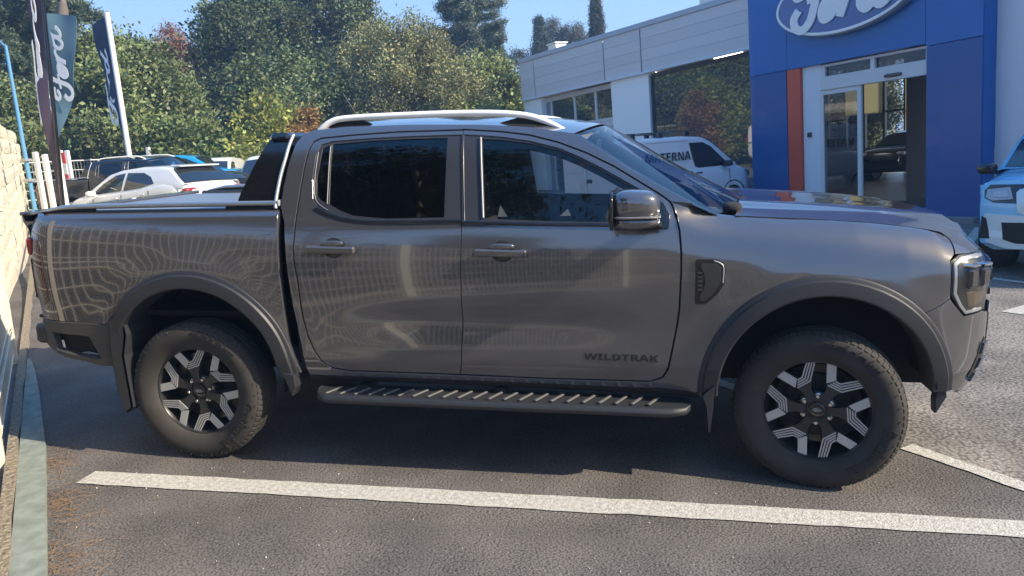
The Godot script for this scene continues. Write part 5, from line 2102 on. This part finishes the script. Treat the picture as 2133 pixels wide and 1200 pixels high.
func street_things() -> void:
	flag("slate blue feather flag with a white flowing word, on a white pole", Vector3(-8.48, 4.22, -8.15) - UPV * 4.7, Vector3(-8.48, 4.22, -8.15), lin(.10, .19, .25), 1.0, 2.25, 4.62, .90, true, M.white_paint, .045, [.42, 3.70, .60, .70], -.1)
	flag("dark purple feather flag with pale curling pattern, nearest the grey pickup", Vector3(-6.02, .0, -5.27), Vector3(-5.73, 4.7, -5.21), lin(.085, .06, .095), -1.0, .75, 4.66, .27, true, M.gloss_black, .03, [-.14, 3.1, .95, .13], -.05)
	flag("dark navy feather flag on a white pole in front of the trees", Vector3(-14.66, 5.99, -18.4) - UPV * 6.6, Vector3(-14.66, 5.99, -18.4), lin(.02, .03, .075), -1.0, 2.5, 6.45, .66, true, M.white_paint, .085, [-.30, 4.3, 1.1, .25], -.1)
	# blue lamp post
	var T := thing("lamp_post", "slim blue lamp post behind the stone wall", "lamp post")
	T.transform = plumb(Vector3(-11.59, 4.04, -10.81) - UPV * 4.75)
	var b := MB.new()
	b.tube(P3([0, -.3, 0, 0, 2.4, 0, 0, 4.75, 0]), [.055, .045, .036], 10)
	obj("mast", b, mat(lin(.10, .27, .46), .4), T)
	b = MB.new()
	b.tube(P3([0, 4.7, 0, -.12, 4.85, 0, -.7, 4.92, 0]), .03, 8)
	b.box(Vector3(-.95, 4.93, 0), Vector3(.5, .07, .2), Basis(), .02)
	obj("lamp_head", b, mat(lin(.10, .22, .36), .4), T)
	for y in [1.8, 2.25]:
		b = MB.new()
		b.box(Vector3(0, y, 0), Vector3(.18, .06, .18), Basis(), .01)
		obj("clamp", b, M.satin, T)
	# red and white hazard panel
	T = thing("hazard_marker", "upright red and white striped marker right of the purple flag", "marker")
	T.transform = plumb(Vector3(-13.05, 1.72, -13.7) - UPV * 1.98, -.2)
	b = MB.new()
	b.box(Vector3(0, .9, -.03), Vector3(.05, 2.2, .05), Basis(), .005)
	obj("post", b, M.white_paint, T)
	for k in 3:
		b = MB.new()
		b.prism(P2([-.15, 0, .15, -.06, .15, .22, -.15, .28]), .02, Transform3D(Basis(), Vector3(0, 1.14 + k * .28, 0)))
		obj("stripe", b, mat(lin(.62, .05, .04), .5) if k % 2 == 0 else M.white_paint, T)

# a tall pine behind the photographer; its canopy darkens the rear side window
func pine_behind() -> void:
	var T := thing("pine_tree", "tall pine on the photographer's side, mirrored in the dark rear side window", "tree")
	T.transform = plumb(Vector3(-4.5, 0, 12.0))
	var g := RandomNumberGenerator.new()
	g.seed = 150
	limbs(T, 13.0, .22, g, 14, 4.6)
	var pts := []
	for k in 150:
		var d := Vector3(g.randfn(), g.randfn() * .5, g.randfn()).normalized()
		var c := Vector3(d.x * 5.2, 9.5 + d.y * 4.2, d.z * 5.2) * Vector3(1, 1, 1)
		c = Vector3(0, 9.5, 0).lerp(c, pow(g.randf(), .4))
		for j in 34:
			pts.append(c + Vector3(g.randfn(), g.randfn() * .7, g.randfn()) * .55)
	crown(T, pts, leaf_shapes["leafy"], leaf_mat(lin(.06, .085, .05)), Vector2(.8, 1.4), g)

# ---------------------------------------------------------------- the dealership
const BO := Vector3(7.9941, 0, -9.8968)
const BU := Vector3(.58461, .050334, .809752)
const BN := Vector3(-.809544, -.029705, .586307)

func building() -> void:
	var T := thing("dealership_building", "low grey and white showroom with blue entrance portal and sliding door", "building")
	T.transform = Transform3D(Basis(BU, UPV.normalized(), BN).orthonormalized(), BO)
	var grey := mat(lin(.66, .63, .62), .5, .0)
	grey.normal_enabled = true
	grey.normal_texture = bump(256, .004, 2, 71, .8)
	grey.normal_scale = .05
	tri_map(grey, .3)
	var grey2 := mat(lin(.63, .60, .59), .5, .0)
	var light := mat(lin(.66, .69, .73), .7)
	var white := mat(lin(.92, .91, .88), .75)
	var frame := mat(lin(.62, .61, .61), .45, .0)
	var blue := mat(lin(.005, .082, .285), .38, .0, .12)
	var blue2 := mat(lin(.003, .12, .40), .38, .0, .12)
	var pane: StandardMaterial3D = M.show_glass
	var b: MB
	var F := -1.8
	var topy := func(x: float) -> float: return lerpf(5.66, 5.34, (x + 20.8) / 15.6)
	var boty := func(x: float) -> float: return lerpf(4.205, 4.12, (x + 20.8) / 15.6)
	# fascia boards
	var seams := [-20.82, -19.55, -14.38, -12.21, -5.2]
	for i in 4:
		for j in 4:
			b = MB.new()
			var x0: float = seams[i] + .03
			var x1: float = seams[i + 1] - .03
			var q := PackedVector2Array()
			for e in [[x0, j], [x1, j], [x1, j + 1], [x0, j + 1]]:
				q.append(Vector2(e[0], lerpf(boty.call(e[0]), topy.call(e[0]), e[1] / 4.0)))
			q[0].y += .002; q[1].y += .002; q[2].y -= .002; q[3].y -= .002
			b.prism(q, .06, Transform3D(Basis(), Vector3(0, 0, F)), .003)
			obj("fascia_board", b, grey if (i + j) % 2 == 0 else grey2, T)
	b = MB.new()
	for x in seams:
		b.box(Vector3(x, 4.78, F + .02), Vector3(.05, 1.30, .05))
	b.box(Vector3(-13, 4.78, F - .02), Vector3(15.6, 1.25, .05))
	var bk := obj("fascia_backing", b, mat(lin(.10, .11, .12), .6), T)
	bk.set_meta("kind", "stuff")
	b = MB.new()
	b.prism(PackedVector2Array([Vector2(-20.86, topy.call(-20.86)), Vector2(-5.2, topy.call(-5.2)), Vector2(-5.2, topy.call(-5.2) + .15), Vector2(-20.86, topy.call(-20.86) + .17)]), .14, Transform3D(Basis(), Vector3(0, 0, F - .04)), .01)
	obj("coping", b, mat(lin(.46, .49, .54), .45, .1), T)
	b = MB.new()
	b.prism(PackedVector2Array([Vector2(-20.82, boty.call(-20.82) - .07), Vector2(-5.2, boty.call(-5.2) - .07), Vector2(-5.2, boty.call(-5.2)), Vector2(-20.82, boty.call(-20.82))]), .11, Transform3D(Basis(), Vector3(0, 0, F)), .008)
	obj("fascia_drip", b, light, T)
	# white wall pieces
	for s in [[-20.78, -19.25], [-14.14, -11.98]]:
		b = MB.new()
		b.box(Vector3((s[0] + s[1]) / 2, 1.52, F - .16), Vector3(s[1] - s[0], 5.2, .3), Basis(), .01)
		obj("wall", b, white, T)
	b = MB.new()
	b.box(Vector3(-20.68, 2.0, F - 7.2), Vector3(.25, 6.9, 13.7))
	obj("side_wall", b, white, T)
	# left glazing
	var win := Node3D.new()
	win.name = "window"
	T.add_child(win)
	b = MB.new()
	b.box(Vector3(-16.7, 4.00, F - .22), Vector3(5.1, .16, .1))
	b.box(Vector3(-16.7, 2.80, F - .22), Vector3(5.1, .28, .1))
	for x in [-18.75, -16.93, -15.44, -14.24]:
		b.box(Vector3(x, 1.8, F - .225), Vector3(.13, 4.3, .09))
	obj("frame", b, frame, win)
	b = MB.new()
	b.box(Vector3(-19.04, 1.8, F - .26), Vector3(.42, 4.6, .04))
	obj("reveal", b, mat(lin(.22, .24, .28), .6), win)
	for s in [[-18.68, -17.0], [-16.86, -15.51], [-15.37, -14.31]]:
		for y in [[2.95, 3.91], [.1, 2.65]]:
			b = MB.new()
			b.box(Vector3((s[0] + s[1]) / 2, (y[0] + y[1]) / 2, F - .22), Vector3(s[1] - s[0], y[1] - y[0], .012))
			obj("pane", b, pane, win)
	# the big window
	win = Node3D.new()
	win.name = "window_001"
	T.add_child(win)
	b = MB.new()
	b.box(Vector3(-11.92, 1.9, F - .12), Vector3(.07, 4.2, .1))
	b.box(Vector3(-8.7, 4.01, F - .12), Vector3(6.4, .10, .1))
	b.box(Vector3(-8.7, .22, F - .12), Vector3(6.4, .3, .1))
	obj("frame", b, mat(lin(.05, .055, .065), .5), win)
	b = MB.new()
	b.box(Vector3(-8.68, 2.16, F - .13), Vector3(6.4, 3.6, .012))
	obj("pane", b, pane, win)
	# portal
	var D := .35
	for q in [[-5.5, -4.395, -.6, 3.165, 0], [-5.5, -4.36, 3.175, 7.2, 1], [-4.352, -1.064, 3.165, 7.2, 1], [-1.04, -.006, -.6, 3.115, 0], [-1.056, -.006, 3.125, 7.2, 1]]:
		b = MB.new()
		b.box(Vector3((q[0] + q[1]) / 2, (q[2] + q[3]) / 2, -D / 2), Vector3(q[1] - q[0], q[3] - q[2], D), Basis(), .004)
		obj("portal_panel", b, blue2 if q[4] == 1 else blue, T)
	b = MB.new()
	b.box(Vector3(-.003, 3.3, -D / 2 - .004), Vector3(.012, 7.8, D - .03))
	b.box(Vector3(-3.2, 5.2, -D - .9), Vector3(4.5, 4.0, 1.7))
	b.box(Vector3(-5.44, 3.3, -D - .8), Vector3(.1, 7.8, 1.6))
	obj("portal_return", b, blue2, T)
	b = MB.new()
	b.box(Vector3(-4.205, 1.29, -.10), Vector3(.37, 3.75, .16), Basis(), .004)
	obj("red_panel", b, mat(lin(.60, .085, .04), .45), T)
	b = MB.new()
	b.box(Vector3(-3.76, 1.27, -.16), Vector3(.51, 3.79, .14), Basis(), .004)
	obj("jamb", b, light, T)
	b = MB.new()
	b.box(Vector3(-3.83, 1.75, -.07), Vector3(.10, .10, .05), Basis(), .01)
	obj("door_switch", b, M.gloss_black, T)
	# entrance
	var door := Node3D.new()
	door.name = "entrance_door"
	T.add_child(door)
	b = MB.new()
	b.box(Vector3(-2.27, 3.12, -.14), Vector3(2.46, .05, .10), Basis(), .004)
	b.box(Vector3(-2.27, 2.765, -.13), Vector3(2.46, .27, .16), Basis(), .006)
	b.box(Vector3(-2.25, 3.0, -.14), Vector3(.10, .20, .10))
	for x in [-3.46, -1.075]:
		b.box(Vector3(x, 3.0, -.14), Vector3(.09, .2, .1))
	b.box(Vector3(-3.53, 1.4, -.16), Vector3(.06, 2.5, .10))
	obj("frame", b, frame, door)
	for s in [[-3.41, -2.3], [-2.2, -1.12]]:
		b = MB.new()
		b.box(Vector3((s[0] + s[1]) / 2, 3.0, -.15), Vector3(s[1] - s[0], .2, .01))
		obj("pane", b, glass(Color(.03, .045, .055), .55), door)
	b = MB.new()
	superbox(b, Vector3(-1.76, 2.72, -.04), Vector3(.19, .035, .03), 4.0)
	obj("sensor", b, M.gloss_black, door)
	b = MB.new()
	for x in [-3.50, -2.555]:
		b.box(Vector3(x, 1.45, -.10), Vector3(.10, 2.34, .05), Basis(), .004)
	b.box(Vector3(-3.03, 2.58, -.10), Vector3(1.0, .09, .049), Basis(), .004)
	b.box(Vector3(-3.03, .33, -.10), Vector3(1.0, .09, .049), Basis(), .004)
	obj("sliding_leaf", b, frame, door)
	b = MB.new()
	b.box(Vector3(-3.03, 1.45, -.10), Vector3(.85, 2.17, .01))
	obj("pane", b, glass(Color(.03, .045, .055), .30), door)
	b = MB.new()
	b.box(Vector3(-2.27, .19, -.05), Vector3(2.46, .05, .5), Basis(), .008)
	obj("threshold", b, light, T)
	b = MB.new()
	b.box(Vector3(-.52, .05, .10), Vector3(1.04, .12, .16), Basis(), .01)
	obj("plinth", b, mat(lin(.20, .21, .22), .8), T)
	# right-hand wall, roof, inside
	b = MB.new()
	b.box(Vector3(4.6, 3.0, -.55), Vector3(9.2, 8.0, .4))
	obj("right_wall", b, mat(lin(.70, .68, .68), .55, .0), T)
	b = MB.new()
	b.box(Vector3(-8.0, 4.72, -8.2), Vector3(25.4, .5, 12.6))
	obj("roof", b, mat(lin(.30, .31, .32), .9), T)
	b = MB.new()
	b.box(Vector3(-8.0, .12, -8.2), Vector3(25.4, .12, 12.6))
	obj("showroom_floor", b, mat(lin(.16, .16, .16), .25), T)
	b = MB.new()
	b.box(Vector3(4.6, 2.2, -8.0), Vector3(.2, 4.8, 12.6))
	b.box(Vector3(-3.0, 2.2, -2.7), Vector3(.9, 4.4, .25))
	obj("inner_wall", b, mat(lin(.30, .28, .26), .8), T)
	b = MB.new()
	for k in 27:
		b.box(Vector3(-20.2 + k * .95, 2.3, -14.3), Vector3(.10, 4.4, .12))
	for y in [1.05, 2.5, 3.9]:
		b.box(Vector3(-8.0, y, -14.3), Vector3(25.2, .08, .10))
	var mull := obj("back_mullions", b, M.gloss_black, T)
	mull.set_meta("kind", "stuff")
	for k in 26:
		if k % 3 == 1:
			continue
		b = MB.new()
		var h: float = [1.42, 0, 2.6, 1.42, 0, 1.42][k % 6]
		if h > 0:
			b.box(Vector3(-19.72 + k * .95, 3.88 - h / 2, -14.2), Vector3(.84, h, .02))
			var m := mat(lin(.52, .50, .42), .9)
			m.backlight_enabled = true
			m.backlight = Color(.8, .8, .7)
			obj("blind", b, m, T)
	for k in 6:
		b = MB.new()
		b.box(Vector3(-15.2 + (k % 3) * 4.4, 4.40, -4.0 - (k / 3) * 3.5), Vector3(1.2, .05, .12))
		var e := mat(Color(1, 1, 1), .5)
		e.emission_enabled = true
		e.emission = Color(1, .97, .9)
		e.emission_energy_multiplier = 4.0
		obj("strip_light", b, e, T)
		var l := OmniLight3D.new()
		l.name = "strip_lamp_%d" % k
		l.light_energy = .12
		l.light_size = .3
		l.omni_range = 20.0
		l.omni_attenuation = 2.0
		l.shadow_enabled = true
		T.add_child(l)
		l.position = Vector3(-15.2 + (k % 3) * 4.4, 4.28, -4.0 - (k / 3) * 3.5)
	# roof boxes
	for q in [[-19.05, 5.85, -2.6, .62, .55, .5], [-9.5, 5.62, -2.6, 1.0, .55, .6]]:
		b = MB.new()
		b.box(Vector3(q[0], q[1], q[2]), Vector3(q[3], q[4], q[5]), Basis(), .02)
		b.box(Vector3(q[0], q[1] + q[4] * .5 + .03, q[2]), Vector3(q[3] + .1, .05, q[5] + .1), Basis(), .01)
		b.box(Vector3(q[0], q[1] - q[4], q[2]), Vector3(q[3] * .8, q[4], q[5] * .8))
		obj("roof_vent", b, M.white_paint, T)
	b = MB.new()
	var tt := Transform3D(Basis(), Vector3(-18.62, 5.83, -2.5))
	b.lathe(P2([.0, .25, .16, .25, .17, .22, .17, -.2]), 20, tt)
	b.tube(P3([-18.62, 5.2, -2.5, -18.62, 5.8, -2.5]), .1, 10)
	obj("duct", b, M.white_paint, T)
	# the oval sign
	var S := thing("oval_sign", "large blue oval sign with white rim and flowing white word above the entrance", "sign")
	S.transform = T.transform * Transform3D(Basis(), Vector3(-2.76, 4.33, .0))
	var ov := func(rx: float, ry: float) -> PackedVector2Array:
		var o := PackedVector2Array()
		for k in 72:
			o.append(Vector2(cos(TAU * k / 72) * rx, sin(TAU * k / 72) * ry))
		return o
	b = MB.new()
	b.prism(ov.call(1.69, .685), .16, Transform3D(Basis(), Vector3(0, 0, .03)), .03)
	obj("sign_body", b, M.satin, S)
	b = MB.new()
	b.prism(ov.call(1.61, .615), .012, Transform3D(Basis(), Vector3(0, 0, .192)), .006)
	obj("sign_face", b, mat(lin(.008, .07, .28), .12, 0, .8), S)
	b = MB.new()
	var o1: PackedVector2Array = ov.call(1.655, .658)
	var o0: PackedVector2Array = ov.call(1.595, .602)
	for k in 72:
		var n := (k + 1) % 72
		b.quad(Vector3(o1[k].x, o1[k].y, .215), Vector3(o1[n].x, o1[n].y, .215), Vector3(o0[n].x, o0[n].y, .215), Vector3(o0[k].x, o0[k].y, .215), Vector3(0, 0, 1))
		b.quad(Vector3(o1[k].x, o1[k].y, .215), Vector3(o1[n].x, o1[n].y, .215), Vector3(o1[n].x, o1[n].y, .19), Vector3(o1[k].x, o1[k].y, .19), Vector3(o1[k].x, o1[k].y, 0))
		b.quad(Vector3(o0[k].x, o0[k].y, .215), Vector3(o0[n].x, o0[n].y, .215), Vector3(o0[n].x, o0[n].y, .19), Vector3(o0[k].x, o0[k].y, .19), -Vector3(o0[k].x, o0[k].y, 0))
	obj("sign_rim", b, M.white_paint, S)
	b = MB.new()
	script_logo(b, Transform3D(Basis().scaled(Vector3(1.12, .92, 1)), Vector3(0, -.07, .2)), .035)
	obj("lettering", b, M.white_paint, S)
	# a low white workshop across the car park, mirrored in the showroom glass
	var W := thing("workshop_building", "low white workshop beyond the stone wall, mirrored in the showroom window", "building")
	W.transform = T.transform * Transform3D(Basis(Vector3.UP, 2.2), Vector3(-41.0, -.5, 26.0))
	b = MB.new()
	b.box(Vector3(0, 2.0, -3.2), Vector3(26, 4.2, 6.0), Basis(), .02)
	obj("wall", b, M.white_paint, W)
	b = MB.new()
	b.box(Vector3(0, 4.35, -3.0), Vector3(27, .5, 7.2), Basis(), .03)
	obj("roof", b, grey, W)
	b = MB.new()
	b.box(Vector3(0, 4.0, .62), Vector3(27, .16, .16), Basis(), .03)
	obj("gutter", b, M.white_paint, W)
	for k in 5:
		b = MB.new()
		b.box(Vector3(-10.4 + k * 5.2, 1.6, -.18), Vector3(3.4, 3.2, .06), Basis(), .01)
		obj("door", b, mat(lin(.06, .075, .10), .5), W)
	# a dark car inside
	var sp := crossover_spec()
	var up := UPV.normalized()
	car("crossover_car", "dark car standing inside the showroom behind the open door", "car", M.black_car, sp, T.transform * Vector3(-9.35, .19, -12.4), BN + BU * .12)
	car("crossover_car", "dark car inside the showroom behind the closed door leaf", "car", M.black_car, sp, T.transform * Vector3(-13.4, .19, -8.6), BU + BN * .3)
	broadleaf("broadleaf_tree", "sunlit tree behind the showroom, seen through its back windows", T.transform * Vector3(-13.0, -.3, -22.0), 7.0, 3.2, .0, lin(.07, .10, .045), 141, 60, 40, "leafy", 1.0, "trees behind the showroom")
	broadleaf("broadleaf_tree", "second sunlit tree behind the showroom, seen through the closed leaf", T.transform * Vector3(-21.0, -.3, -21.0), 7.0, 3.2, .0, lin(.09, .11, .05), 142, 60, 40, "leafy", 1.0, "trees behind the showroom")

func build() -> void:
	ground()
	building()
	pickup()
	cars()
	fences()
	street_things()
	trees()
	pine_behind()
